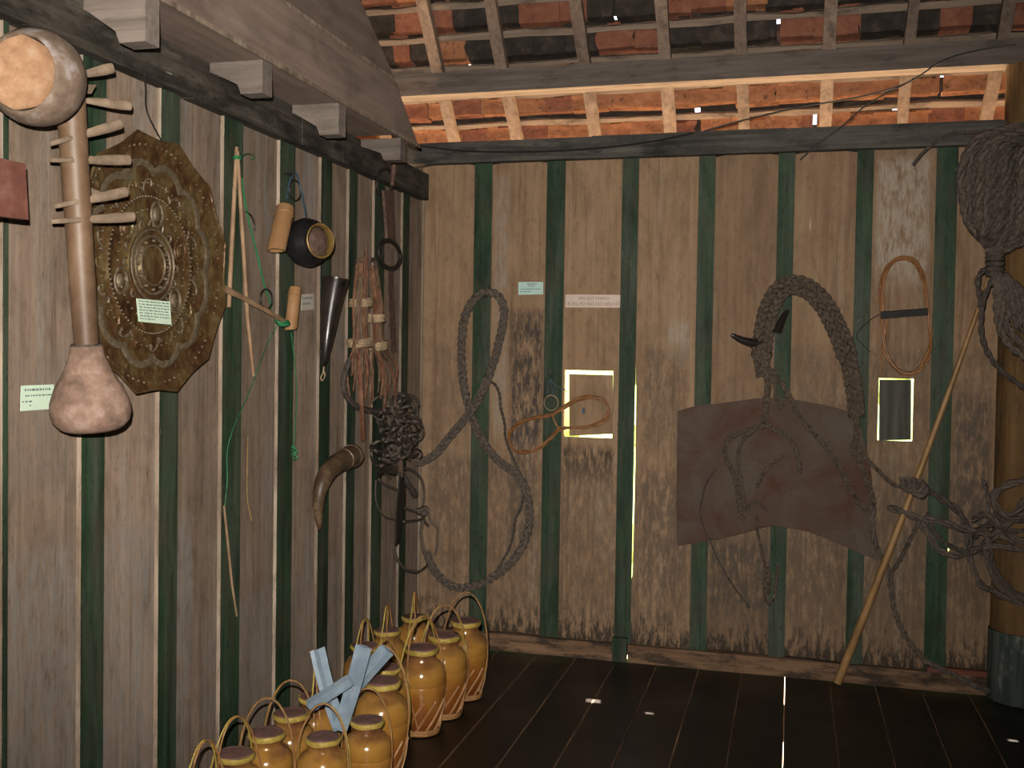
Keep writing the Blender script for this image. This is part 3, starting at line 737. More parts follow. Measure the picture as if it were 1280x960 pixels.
# --- red board at the edge
g = G(); p0 = LW(27, 275, .17); p1 = LW(23, 205, .17)
ya = p0.y; g.prism([(.17, ya-.30, p0.z-.012), (.17, ya, p0.z), (.17, p1.y, p1.z), (.17, ya-.30, p1.z-.006)], (.018, 0, 0))
g.box((0.0, ya-.20, (p0.z+p1.z)/2-.02), (.171, ya-.16, (p0.z+p1.z)/2+.02))
one('wooden_board', g, 'redboard', 'dull red board jutting from the wall beside the lute neck', 'board')

# --- tongs of two sticks with a green tie
st = thing('stick_tongs', LW(316, 470, .02), 'pair of thin peeled sticks tied together at the top with green string', 'sticks')
g = G(); g.tube(pl(LW, [(296, 184, .03), (291, 280, .028), (286, 384, .025)]), [.0065, .008, .0075], 8); part('stick', g, 'stick', st, 50)
g = G(); g.tube(pl(LW, [(297, 189, .038), (303, 290, .034), (309, 392, .028), (317, 470, .022)]), [.006, .0075, .0075, .0055], 8); part('stick', g, 'stick', st, 50)
g = G()
for k in range(3): c = LW(296.5, 196+k*1.5, .036); g.tube([c+Vector((math.cos(b)*.013, math.sin(b)*.012, 0)) for b in [2*math.pi*i/12 for i in range(12)]], .002, 5, True)
g.tube(crom(pl(LW, [(298, 197, .04), (310, 192, .03), (318, 196, .02), (314, 200, .015)]), 5), .0018, 5)
part('green_tie', g, 'gstring', st)
# --- carved cross stick
g = G(); q = pl(LW, [(270, 353, .05), (277, 359, .05), (300, 370, .048), (335, 389, .045), (366, 408, .042)]); g.tube(q, [.004, .012, .010, .0085, .007], 8, flat=.6, nrm=(1, 0, 0))
one('carved_stick', g, 'stick', 'short carved stick with a blunt point, slung crosswise below the stick pair', 'stick', smooth=50)
# --- green strings
def cord(name, pts, r, m, label, cat='string', f=LW, o=.016, seg=5, **k):
    g = G(); q = crom(pl(f, pts, o), 7); g.tube(q, r, seg); return one(name, g, m, label, cat, smooth=50, **k)
cord('green_string', [(302, 222), (306, 250), (313, 285), (322, 320), (330, 355), (336, 372), (339, 386)], .0032, 'gstring', 'green string running from the stick pair down to the small iron ring')
cord('green_string', [(346, 408), (334, 430), (316, 478), (302, 512), (290, 540), (284, 566), (284, 600), (281, 632)], .0016, 'gstring', 'long thin green string trailing from the cross stick down to the hanging reed')
g = G(); g.tube(crom(pl(LW, [(364, 416), (368, 450), (371, 490), (369, 530), (367, 560)], .016), 7), .0018, 5)
for k in range(4): c = LW(367+(k % 2)*3-1, 560+k*4, .018); g.tube([c+Vector((.004*math.cos(b*2), math.cos(b)*.011, math.sin(b)*.009)) for b in [2*math.pi*i/12 for i in range(12)]], .0026, 5, True)
one('green_string', g, 'gstring', 'green string ending in a knot, hanging under the bamboo tube', 'string', smooth=50)
cord('yellow_thread', [(310, 545), (309, 580), (309, 620), (312, 640), (315, 651)], .0011, 'ystring', 'short yellow thread on the bare plank between two green battens')
g = G(); g.tube(pl(LW, [(280, 632), (285, 680), (290, 730), (296, 770)], .014), [.0035, .0042, .004, .003], 6); one('reed_stick', g, 'stick', 'slim pale reed hanging low from the green string', 'stick', smooth=50)
g = G(); q = pl(LW, [(328, 372)], .02)[0]
g.tube([LW(333, 374, .022)+Vector((0, math.cos(b)*.042, math.sin(b)*.034)) for b in [2*math.pi*i/24 for i in range(24)]], .0035, 6, True); one('iron_ring', g, 'iron', 'small dark iron ring on the green string', 'ring', smooth=50)
cord('bent_wire', [(308, 265), (314, 270), (318, 280), (318, 288)], .003, 'iron', 'short bent iron wire hook beside the stick pair', 'hook')
# --- bamboo tubes
def tubeobj(p0, p1, r, label):
    g = G(); d = (p1-p0); L_ = d.length; A = d.normalized()
    t_ = thing('bamboo_tube', p1, label, 'bamboo')
    g.lathe([(r*.96, 0), (r, .004), (r*.99, L_*.5), (r*1.0, L_-.004), (r*.98, L_), (r*.8, L_), (r*.78, L_-.05), (0, L_-.05)], p0, A, 24)
    for v in g.v:
        h = (v-p0).dot(A)
        if h > L_*.8: v -= A*max(0, (v.y-p0.y-(A*h).y+r)*.5)*(h-L_*.8)/(L_*.2)
    part('tube', g, 'bamboo', t_, 50)
    X_ = A.orthogonal().normalized(); Y_ = A.cross(X_)
    g = G(); g.tube([p0+A*.03+(X_*math.cos(b)+Y_*math.sin(b))*r for b in [2*math.pi*i/20 for i in range(20)]], .002, 5, True); part('node_ring', g, 'bamboo', t_, 50); return t_
tubeobj(LW(357, 260, .045), LW(344, 318, .06), .0315, 'thick bamboo tube with a slanted cut end beside the black pot')
tubeobj(LW(369, 360, .04), LW(363, 415, .045), .0225, 'slim short bamboo tube hanging at the end of the cross stick')
g = G()
for k in range(3): c = LW(352+k, 402+k*2, .06); g.tube([c+Vector((math.cos(b)*.02, math.sin(b)*.03, .004*math.sin(2*b))) for b in [2*math.pi*i/14 for i in range(14)]], .0035, 5, True)
one('string_knot', g, 'gstring', 'green knot lashing the cross stick to the slim bamboo tube', 'knot', smooth=50)
# --- hanging pot
pc = LW(384, 303, .085); pa = (CAM-pc).normalized()+rt*.98+up*.12; pa.normalize()
pot = thing('hanging_pot', pc-EZ*.08, 'small round black pot with a brass inside, hung by blue string', 'pot')
g = G(); pr = .080
g.lathe([(0, -.074), (.03, -.070), (.062, -.056), (.082, -.024), (.087, .004), (.079, .032), (.058, .052), (.055, .060), (.059, .072)], pc, pa, 32, cap=(0, 0)); part('bowl', g, 'potblack', pot, 60)
g = G(); g.lathe([(.0595, .0725), (.0575, .073), (.0525, .060), (.055, .050), (.066, .036), (.064, .036), (.053, .048)], pc, pa, 32, cap=(0, 0)); part('brass_lining', g, 'brass', pot, 60)
g = G(); g.lathe([(.066, .036), (.072, .020), (.074, 0), (.060, -.036), (.03, -.060), (0, -.064)], pc, pa, 32, cap=(0, 0)); part('pot_inside', g, 'rust', pot, 60)  # dark inside colour: brown-red metal with the inner shading painted in
g = G(); X_ = pa.orthogonal().normalized(); Y_ = pa.cross(X_); g.tube([pc+pa*.073+(X_*math.cos(b)+Y_*math.sin(b))*.059 for b in [2*math.pi*i/32 for i in range(32)]], .0035, 6, True); part('rim', g, 'brass', pot, 50)
g = G(); g.tube(crom(pl(LW, [(364, 218, .03), (370, 216, .03), (376, 236, .03), (380, 256, .05), (384, 276, .085)]), 6), .0035, 5); g.tube(crom(pl(LW, [(366, 218, .03), (361, 230, .025), (359, 248, .025)]), 5), .003, 5); part('blue_string', g, 'bstring', pot, 50)
g = G(); g.tube([LW(369, 238, .02)+Vector((0, math.cos(b)*.045, math.sin(b)*.036)) for b in [2*math.pi*i/20 for i in range(20)]], .0035, 5, True); part('wire_loop', g, 'iron', pot, 50)
nail(pot, LW(364, 217, .04), (1, 0, 0))
# --- horns
hb = thing('black_horn', LW(405, 462, .03), 'straight black buffalo horn with its point hanging down', 'horn')
g = G(); q = crom(pl(LW, [(420, 350, .06), (417, 366, .056), (413, 390, .05), (409, 420, .045), (406.5, 442, .04), (405, 458, .035)]), 5); n = len(q)
g.tube(q, [.047*(1-(i/(n-1)))**.72+.004 for i in range(n)], 16); part('horn', g, 'horn', hb, 60)
g = G(); g.tube([q[0]+Vector((math.cos(b)*.049, math.sin(b)*.049, .004*math.sin(b))) for b in [2*math.pi*i/22 for i in range(22)]], .005, 6, True); part('rim', g, 'horn', hb, 60)
g = G(); g.tube(crom(pl(LW, [(405, 456, .035), (404, 465, .03), (401, 472, .03), (403, 476, .03), (406, 470, .03), (405, 464, .03)]), 5), .0026, 5); part('white_string', g, 'tie', hb, 50)
hc = thing('curved_horn', LW(399, 664, .03), 'curved brown horn with a ridged root and a slender downward tip', 'horn')
g = G(); q = crom(pl(LW, [(442, 569, .06), (430, 574, .06), (414, 585, .055), (404, 601, .05), (399, 620, .045), (398, 642, .04), (400, 663, .035)]), 6); n = len(q)
g.tube(q, [.043*(1-(i/(n-1)))**.6+.003 for i in range(n)], 14); part('horn', g, 'horn_b', hc, 60)
for k in (2, 6):
    g = G(); d = (q[k+1]-q[k]).normalized(); X_ = d.orthogonal().normalized(); Y_ = d.cross(X_); rr = .043*(1-(k/(n-1)))**.6+.003
    g.tube([q[k]+(X_*math.cos(b)+Y_*math.sin(b))*rr for b in [2*math.pi*i/18 for i in range(18)]], .004, 5, True)
    part('root_ridge', g, 'horn_b', hc, 60)
# --- iron shackle hanging from the last joist
sh = thing('iron_shackle', LW(487, 400, .03), 'rusty iron shackle bar with a round ring, hung under the loft joist', 'shackle')
g = G(); g.prism([LW(477, 238, .06), LW(489, 238, .06), LW(491, 302, .06), LW(482, 302, .06)], (.012, 0, 0)); part('bar', g, 'rust', sh)
g = G(); g.tube([LW(487, 318, .07)+Vector((0, math.cos(b)*.125, math.sin(b)*.060)) for b in [2*math.pi*i/32 for i in range(32)]], .009, 8, True); part('ring', g, 'iron', sh, 60)
g = G(); g.tube(crom(pl(LW, [(474, 243), (471, 230), (475, 215), (484, 211), (490, 221), (489, 240)], .05), 6), .008, 7); part('hook', g, 'iron', sh, 60)
g = G(); g.tube(pl(LW, [(492, 204), (492, 214), (490, 232)], .07), [.012, .014, .009], 8); part('rusty_bolt', g, 'rust', sh, 50)
g = G(); g.prism([LW(483, 334, .04), LW(490, 334, .04), LW(494, 440, .03), (LW(487, 440, .03))], (.006, 0, 0)); part('strap', g, 'rust', sh)
# --- bundle of red rattan rods
bu = thing('rattan_bundle', LW(455, 552, .03), 'bundle of reddish rattan rods tied with pale straw bands', 'bundle')
rr_ = random.Random(11)
M['twig2'] = plain('dull_rattan', (.13, .085, .055), .7, scale=25, vary=.5, c2=(.2, .14, .09))
for k in range(22):
    left = k < 12
    u = (k % 12)/11 if left else (k-12)/9
    top = ((446+u*12, 338+rr_.uniform(-30, 20)) if left else (463+u*8, 338+rr_.uniform(-6, 12)))
    mid = ((442+u*16, 430) if left else (466+u*12, 430))
    low = ((436+u*28, 500+rr_.uniform(-35, 18)) if left else (468+u*27, 500+rr_.uniform(-25, 18)))
    if k in (5,): low = (452, 550)
    q = crom(pl(LW, [(top[0], top[1], .05+rr_.uniform(0, .03)), (mid[0]+rr_.uniform(-3, 3), mid[1]-50, .05+rr_.uniform(-.01, .03)), (mid[0], mid[1], .05+rr_.uniform(-.02, .03)), (low[0]+rr_.uniform(-3, 3), (mid[1]+low[1])/2, .05+rr_.uniform(-.02, .02)), (low[0]+rr_.uniform(-4, 4), low[1], .05+rr_.uniform(-.02, .02))]), 4)
    g = G(); g.tube(q, rr_.uniform(.004, .0062) if k != 5 else .011, 6); part('rod', g, 'twig2' if k % 3 == 1 else 'twig', bu, 50)
for (px, py, wy, wx) in ((451, 378, .058, .045), (450, 428, .072, .045), (469, 397, .040, .04), (472, 432, .045, .04)):
    c = LW(px, py, .055); g = G()
    for j in range(4): g.tube([c+Vector((math.cos(b)*wx, math.sin(b)*wy, j*.008-.012+.006*math.sin(b))) for b in [2*math.pi*i/20 for i in range(20)]], .005, 5, True)
    part('straw_tie', g, 'tie', bu, 50)
g = G(); g.tube(crom(pl(LW, [(461, 336, .05), (462, 326, .06), (467, 324, .06), (470, 331, .06), (471, 340, .06)]), 5), .008, 6); part('hook', g, 'rust', bu, 50)
# --- leather loop hanging left of the bundle and knotted tangle
cord('leather_thong', [(437, 450), (430, 470), (429, 482), (434, 496), (446, 508), (462, 513), (478, 515)], .013, 'rope_d', 'dark leather thong looped beside the rattan bundle', 'thong', o=.05, seg=7)
tg_ = thing('rope_tangle', LW(500, 600, .04), 'tangle of knotted grey cords hanging below the rattan bundle', 'rope')
rr_ = random.Random(5)
for k in range(36):
    c = (494+rr_.uniform(-20, 24), 532+rr_.uniform(-26, 44)); q = []
    a0 = rr_.uniform(0, 6.28); ra = rr_.uniform(8, 17); rb = rr_.uniform(6, 16)
    for i in range(7): b = a0+i*.85; q.append(LW(c[0]+math.cos(b)*ra, c[1]+math.sin(b)*rb, .05+rr_.uniform(-.02, .06)))
    g = G(); g.tube(crom(q, 5), rr_.uniform(.004, .0085), 6); part('knot_loop', g, 'rope' if k % 3 else 'rope_d', tg_, 50)
g = G(); rr_ = random.Random(9)
for j in range(3): g.tube(crom(pl(LW, [(490+j*4, 560, .05), (492+j*4, 580, .06), (500+j, 590, .06)]), 5), .011, 6)
part('gathered_cords', g, 'rope_d', tg_, 50)
for k, (seq, r) in enumerate([([(500, 585), (515, 588), (527, 600), (530, 620), (528, 640), (533, 655), (543, 665), (545, 685), (538, 702), (524, 714), (508, 712), (497, 700), (492, 685)], .007),
               ([(505, 635), (520, 640), (530, 647), (522, 650), (505, 652)], .006), ([(488, 597), (478, 590), (472, 596), (480, 605), (496, 612)], .006), ([(470, 600), (470, 625), (480, 645), (500, 650)], .003),
               ([(530, 645), (526, 665), (530, 690), (537, 702), (548, 715)], .010), ([(535, 640), (538, 652), (546, 660), (547, 680), (543, 694)], .006)]):
    g = G(); g.tube(crom(pl(LW if k < 2 or k in (2, 3) else (lambda x, y, o: BW(x, y, o)), [p for p in seq], .05), 6), r, 6); part('hanging_cord', g, 'rope', tg_, 50)
g = G(); c = LW(528, 643, .05)
for j in range(6): g.ball(LW(526+rr_.uniform(-5, 8), 642+rr_.uniform(-6, 6), .06+rr_.uniform(-.01, .02)), .018, 7)
part('knot', g, 'rope', tg_, 50)
kn = thing('iron_sword', LW(496, 680, .06), 'long dark iron blade hanging point down under the rope tangle', 'sword')
g = G(); g.prism([LW(498, 590, .09), LW(503, 590, .09), (LW(505, 612, .09)), LW(502, 645, .09), LW(497, 676, .09), LW(493, 682, .09), LW(494, 640, .09), LW(497, 610, .09)], (.008, 0, 0)); part('blade', g, 'iron', kn)
g = G(); g.tube(pl(LW, [(501, 575, .094), (501, 596, .094)]), .011, 7); part('tang', g, 'rust', kn, 50)
g = G(); g.tube(crom(pl(LW, [(504, 592, .09), (508, 602, .09), (514, 611, .09), (519, 618, .09)]), 4), [.014]*5+[.013]*4+[.016]*4, 8); one('wooden_toggle', g, 'rope_d', 'short dark wooden toggle jutting from the rope tangle', 'toggle', smooth=50)
g = G(); g.tube(crom(pl(LW, [(492, 588, .09), (484, 586, .10), (476, 589, .10), (471, 597, .10)]), 4), [.020, .020, .019, .019, .018, .017, .016, .014, .012, .010, .008, .005, .003], 9); one('horn_hook', g, 'horn', 'small dark horn hook at the foot of the rope tangle', 'hook', smooth=50)

# ================================================================== OBJECTS ON THE BACK WALL
NB = Vector((0, -1, 0))
lasso = thing('plaited_rope', BW(575, 738, .02), 'long thick plaited rope looped on the back wall beside the corner', 'rope')
g = G(); q = crom(pl(BW, [(512, 580, .05), (528, 577, .045), (546, 566, .035), (562, 546, .032), (580, 525, .03), (594, 505, .05), (607, 480, .05), (619, 445, .035), (628, 408, .03), (630, 388, .03), (624, 371, .03), (608, 365, .03), (593, 374, .03), (581, 396, .03), (577, 425, .03), (577, 455, .03), (580, 485, .03), (586, 508, .022), (594, 532, .022), (606, 556, .022), (625, 578, .022), (645, 592, .022), (657, 612, .022), (662, 638, .022), (660, 662, .022), (650, 688, .022), (634, 708, .022), (612, 724, .022), (590, 733, .022), (570, 734, .022), (552, 724, .022), (540, 708, .022), (533, 690, .022)]), 8)
braid(g, q, .021, NB, flat=.5, sr=.40); part('plait', g, 'rope', lasso, 60)
g = G(); twist(g, crom(pl(BW, [(611, 477), (618, 480), (624, 492), (626, 510), (631, 530), (632, 548), (640, 570), (650, 592), (655, 610), (652, 632), (644, 650), (641, 672), (634, 690), (622, 712)], .016), 6), .007, nrm=NB); part('thin_cord', g, 'rope_d', lasso, 60)
nail(lasso, BW(606, 370, .045), (0, -1, 0))
# cards
c4 = [BW(648, 368.5, .002), BW(679, 368, .002), BW(679, 352.5, .002), BW(648, 352.5, .002)]
card('paper_label', c4, NB, 'paper_c', 'pale cyan paper label pinned on the back wall plank', [(.84, .08, .36, .78), (.68, .06, .4, .68), (.44, .06, .1, .95), (.24, .06, .08, .5)], seed=5)
c4 = [BW(706.5, 384, .011), BW(779, 385, .011), BW(779.5, 369, .011), BW(706.5, 368, .011)]
c4 = [Vector((p.x, -.0015, p.z)) for p in [BW(706.8, 384.3), BW(777.5, 384.6), BW(778, 368.6), BW(706.8, 368.2)]]
sg = thing('paper_sign', (c4[0]+c4[1])/2, 'pinkish paper strip sign with two lines of capitals above the hatch', 'sign')
g = G(); g.prism(c4, NB*.0012); part('paper', g, 'paper_p', sg)
def text(parent, s_, center, height, width, xdir, zdir, m):
    cu = bpy.data.curves.new('lettering', 'FONT'); cu.body = s_; cu.align_x = 'CENTER'; cu.align_y = 'CENTER'; cu.size = 1
    to = bpy.data.objects.new('lettering_src', cu); COL.objects.link(to)
    me = bpy.data.meshes.new_from_object(to.evaluated_get(bpy.context.evaluated_depsgraph_get())); bpy.data.objects.remove(to)
    xs = [v.co.x for v in me.vertices]; ys = [v.co.y for v in me.vertices]
    w_ = max(xs)-min(xs); h_ = max(ys)-min(ys); mx = (max(xs)+min(xs))/2; my = (max(ys)+min(ys))/2
    for v in me.vertices: v.co = Vector(center)+Vector(xdir)*((v.co.x-mx)/w_*width)+Vector(zdir)*((v.co.y-my)/h_*height)
    me.materials.clear(); me.materials.append(M[m]); o = bpy.data.objects.new('lettering', me); COL.objects.link(o); o.parent = parent; o.location = -wpos(parent); return o
bpy.context.view_layer.update()
xd = (c4[1]-c4[0]).normalized()
text(sg, 'XIN QUÝ KHÁCH', BW(742, 372.6, .0042), .0205, .147, xd, EZ, 'inkp')
text(sg, 'ĐỪNG MÓ VÀO CÁC HIỆN VẬT', BW(742, 379.8, .0042), .024, .250, xd, EZ, 'inkp')
# rattan coil (figure of eight over the hatch)
rc = thing('rattan_coil', BW(660, 566, .02), 'orange rattan cane coil twisted into a slim eight across the hatch', 'rattan')
rr_ = random.Random(3)
for k in range(7):
    j = lambda: rr_.uniform(-2.2, 2.2)
    pts = [(636, 545), (648, 529), (670, 522), (690, 518), (706, 508), (722, 499), (738, 496), (752, 500), (760, 510), (759, 521), (750, 529), (735, 534), (715, 536), (700, 537), (688, 547), (672, 560), (656, 565), (642, 561)]
    g = G(); g.tube(crom(pl(BW, [(x+j(), y+j(), .016+rr_.uniform(0, .014)) for x, y in pts]), 5, True), .0038, 6, True); part('cane', g, 'rattan_o', rc, 60)
g = G(); g.tube(crom(pl(BW, [(690, 517), (693, 526), (699, 537)], .03), 4), .004, 5); part('cane_tie', g, 'rattan_j', rc, 50)
wr = thing('wire_ring', BW(689, 513, .012), 'thin pale wire ring with a blue string above the rattan eight', 'ring')
g = G(); g.tube([BW(689, 503.5, .014)+Vector((math.cos(b)*.034, 0, math.sin(b)*.036)) for b in [2*math.pi*i/28 for i in range(28)]], .0022, 5, True); part('ring', g, 'tie', wr, 60)
g = G(); g.tube(crom(pl(BW, [(683, 493), (685, 482), (688, 474), (694, 482), (704, 486), (709, 490)], .016), 5), .0022, 5); g.tube(crom(pl(BW, [(688, 474), (690, 484), (691, 492)], .016), 5), .0022, 5); part('blue_string', g, 'bstring', wr, 50)
g = G(); g.prism([(p.x, .002, p.z) for p in [BW(728, 517), BW(731, 517), BW(731, 510), BW(728, 510)]], (0, -.008, 0)); one('blue_latch', g, 'bstring', 'tiny blue rag tag on the loose hatch board', 'tag')
# oval rattan coil
oc = thing('rattan_hoop', BW(1130, 470, .015), 'tall oval hoop of orange rattan cane bound with a black cord', 'rattan')
for k in range(6):
    j = lambda: rr_.uniform(-3.0, 3.0)
    pts = [(1103, 390), (1103, 355), (1110, 332), (1124, 322), (1140, 325), (1152, 342), (1157, 370), (1160, 395), (1163, 425), (1158, 448), (1145, 463), (1132, 468), (1118, 460), (1107, 442), (1104, 415)]
    g = G(); g.tube(crom(pl(BW, [(x+j(), y+j(),   .014+rr_.uniform(0, .012)) for x, y in pts]), 5, True), .0042, 6, True); part('cane', g, 'rattan_o', oc, 60)
g = G()
for k in range(4): g.tube(pl(BW, [(1101, 391+k*2.1, .034), (1130, 389+k*2, .036), (1160, 386.5+k*2, .034)]), .0055, 6)
part('black_binding', g, 'black', oc, 50)
g = G(); g.tube(crom(pl(BW, [(1101, 392), (1088, 400), (1075, 412), (1071, 422), (1078, 430), (1088, 440)], .014), 6), .0022, 5); part('loose_cord_end', g, 'black', oc, 50)
g = G(); g.tube(crom(pl(BW, [(1103, 466), (1102, 440), (1108, 415), (1110, 392)], .022), 5), .003, 5); part('cane_end', g, 'rattan_o', oc, 50)

# hide
hide = [(847, 514), (866, 508), (900, 504), (945, 498), (975, 497), (1003, 501), (1035, 507), (1062, 514), (1076, 535), (1088, 580), (1094, 640), (1098, 702), (1075, 692), (1040, 676), (1008, 663), (985, 657), (965, 656), (948, 660), (925, 667), (895, 674), (870, 679), (846, 683), (845, 640), (848, 570)]
g = G(); bm = bmesh.new(); vv = [bm.verts.new(BW(x, y, .022)) for x, y in hide]; f = bm.faces.new(vv)
bmesh.ops.triangulate(bm, faces=[f]); bmesh.ops.subdivide_edges(bm, edges=bm.edges[:], cuts=3, use_grid_fill=True); bmesh.ops.subdivide_edges(bm, edges=bm.edges[:], cuts=1, use_grid_fill=True)
for v in bm.verts:
    zz = v.co.z; v.co.y += .010*noise.noise(v.co*4)-.006*noise.noise(v.co*11)
    low = BW(970, 656).z; v.co.y -= max(0, .10-(zz-low))*.16*max(0, 1-abs(v.co.x-BW(960, 600).x)/.35)
ret = bmesh.ops.extrude_face_region(bm, geom=bm.faces[:])
for v in ret['geom']:
    if isinstance(v, bmesh.types.BMVert): v.co.y += .005
me = bpy.data.meshes.new('leather_hide'); b0 = BW(970, 700, .02); bmesh.ops.translate(bm, verts=bm.verts, vec=-b0); bmesh.ops.recalc_face_normals(bm, faces=bm.faces); bm.to_mesh(me); bm.free(); me.materials.append(M['leather'])
me.polygons.foreach_set('use_smooth', [True]*len(me.polygons)); me.set_sharp_from_angle(angle=R(50))
o = bpy.data.objects.new('leather_hide', me); COL.objects.link(o); o.location = b0
tag(o, 'stiff reddish-brown leather hide spread flat on the back wall', 'leather')

# harness of plaited hemp over the hide
hn = thing('hemp_harness', BW(1000, 660, .03), 'dusty plaited hemp harness arched over two horn hooks above the hide', 'harness')
g = G(); q = crom(pl(BW, [(955, 470, .05), (952, 445, .055), (955, 415, .055), (962, 385, .055), (974, 364, .055), (992, 356, .055), (1011, 362, .055), (1028, 378, .052), (1042, 402, .05), (1054, 430, .048), (1063, 460, .045), (1068, 490, .045), (1071, 520, .045)]), 8)
for dx in (-.019, .019):
    qq = []
    for i in range(len(q)):
        d = (q[min(len(q)-1, i+1)]-q[max(0, i-1)]).normalized(); S = d.cross(NB); tp_ = .55 if i < 8 else 1
        qq.append(q[i]+S*dx*tp_*(1.15 if i < len(q)-20 else .7)+NB*(.006 if dx == 0 else 0))
    braid(g, qq, .025, NB, ph0=dx*90, pitch=.10)
part('arched_strap', g, 'rope_h', hn, 60)
for k, (seq, wd, kind) in enumerate([
    ([(949, 436), (955, 452), (968, 468), (980, 484), (990, 502), (1000, 522), (1016, 540), (1030, 556), (1043, 575), (1055, 596), (1066, 616), (1074, 630)], .013, 'b'),
    ([(957, 462), (960, 482), (957, 505), (956, 530)], .016, 'b'), ([(966, 470), (970, 490), (975, 510), (985, 490)], .010, 'b'),
    ([(956, 530), (975, 540), (990, 552), (998, 572), (1000, 592)], .012, 'b'), ([(956, 532), (935, 538), (915, 545), (906, 556), (908, 575), (917, 592), (922, 615), (926, 648)], .013, 'b'),
    ([(948, 535), (930, 548), (922, 570), (926, 600), (932, 640)], .009, 't'), ([(945, 610), (955, 590), (968, 578), (980, 568)], .008, 't'), ([(960, 640), (948, 628), (938, 632), (930, 650)], .006, 't'),
    ([(1071, 520), (1070, 548), (1066, 562), (1072, 575), (1080, 590), (1087, 610), (1092, 630)], .014, 'b'), ([(1060, 470), (1072, 480), (1075, 500), (1070, 520)], .010, 'b'),
    ([(1071, 560), (1085, 575), (1100, 590), (1115, 604), (1132, 610)], .010, 'b'), ([(1074, 630), (1082, 636), (1092, 632)], .012, 'b')]):
    g = G(); q = crom(pl(BW, seq, .060), 7); (braid if kind == 'b' else twist)(g, q, wd, nrm=NB); part('plaited_strand', g, 'rope_h', hn, 60)
for seq, rr in (([(914, 418), (925, 424), (938, 428), (950, 429)], (.006, .025)), ([(985, 388), (980, 395), (976, 404), (971, 414)], (.007, .021))):
    q = crom(pl(BW, [(x, y, .10-.018*i) for i, (x, y) in enumerate(seq)]), 5); n = len(q); g = G(); g.tube(q, [rr[0]+(rr[1]-rr[0])*(i/(n-1))**.7 for i in range(n)], 10)
    one('horn_hook', g, 'horn', 'dark horn peg pointing left from the harness' if seq[0][0] == 914 else 'short dark horn peg inside the harness arch', 'hook', smooth=60)
g = G(); g.tube(crom(pl(BW, [(895, 585), (882, 605), (878, 622), (875, 640), (880, 660), (888, 678), (900, 705), (915, 730), (928, 748), (935, 757)], .052), 6), .0045, 6); g.ball(BW(935, 757, .052), .010, 7)
one('hanging_string', g, 'rope_d', 'single thin dark cord hanging off the lower left of the hide', 'cord', smooth=60)
g = G(); twist(g, crom(pl(BW, [(946, 645), (947, 665), (952, 690), (957, 710), (955, 730), (957, 748), (961, 755), (967, 748), (970, 730), (973, 706)], .050), 6), .007, nrm=NB); braid(g, crom(pl(BW, [(956, 708), (960, 722), (958, 742)], .050), 6), .016, NB)
one('knotted_cord', g, 'rope_h', 'knotted cord loop dangling over the green batten under the hide', 'cord', smooth=60)

# bamboo pole leaning
pp0 = FL(1046, 847, .008); pp0.y = max(min(pp0.y, -.05), -.20); pp1 = BW(1240, 337, .03); pp0 = FL(1046, 850, .006)
pole = thing('bamboo_pole', pp0, 'long slim bamboo pole leaning from the floor against the back wall', 'pole')
pp0.y = min(pp0.y, -.06)
g = G(); q = [pp0.lerp(pp1, k/24) for k in range(25)]; sag = Vector((.012, 0, 0)); q = [p+sag*math.sin(math.pi*i/24) for i, p in enumerate(q)]
g.tube(q, [.0185-.010*k/24 for k in range(25)], 12); part('cane', g, 'pole', pole, 60)
for k in (5, 10, 14, 18, 21):
    g = G(); d = (q[k+1]-q[k]).normalized(); X_ = d.orthogonal().normalized(); Y_ = d.cross(X_); rr = .0185-.010*k/24
    g.tube([q[k]+(X_*math.cos(b)+Y_*math.sin(b))*rr for b in [2*math.pi*i/16 for i in range(16)]], .0016, 5, True); part('node_ring', g, 'pole', pole, 50)

# hank of rope on the column
hk = thing('rope_hank', BW(1245, 480, .25), 'big bushy hank of dark rope hung on the wooden column', 'rope')
neck = BW(1244, 322, .28); tie2 = BW(1246, 340, .28)
rr_ = random.Random(21); OF = .20
for k in range(110):
    u = (k+.5)/110
    wx = rr_.uniform(.0, 1.0)**.8; sgn = -1 if k % 2 else 1
    # a teardrop loop from the tie, out and up over the peg
    dep = .22+.10*rr_.random()+(.08*(1-wx))
    tx, ty = 1275+sgn*wx*10, 160+rr_.uniform(-4, 6)+(1-wx)*35*rr_.random()
    if sgn < 0:
        ex = 1197+(1-wx)*62; q = [(1243, 322, .28), (1236-2*wx, 310-wx*4, .29), (1235-(1235-ex)*.62, 288-wx*8, dep), (ex+5*wx, 250, dep), (ex+3, 218, dep), (ex+12*wx, 190+(1-wx)*12, dep), (ex+(1262-ex)*.45, 170+(1-wx)*18, dep), (1268, 158+(1-wx)*22, dep-.02), (1290, 156+(1-wx)*20, dep-.05)]
    else:
        ex = 1345-(1-wx)*72; q = [(1243, 322, .28), (1252+2*wx, 312, .29), (1252+(ex-1252)*.62, 292-wx*6, dep), (ex-4*wx, 252, dep), (ex-3, 218, dep), (ex-12*wx, 190, dep), (ex-(ex-1285)*.45, 170+(1-wx)*18, dep), (1290, 156+(1-wx)*20, dep-.05)]
    g = G(); pts = crom([BW(x+rr_.uniform(-1.5, 1.5), y+rr_.uniform(-1.5, 1.5), o_) for x, y, o_ in q], 5)
    twist(g, pts, rr_.uniform(.012, .017), strands=2, seg=5, pitch=.09, nrm=NB); part('rope_turn', g, 'rope' if k % 3 else 'rope_d', hk, 60)
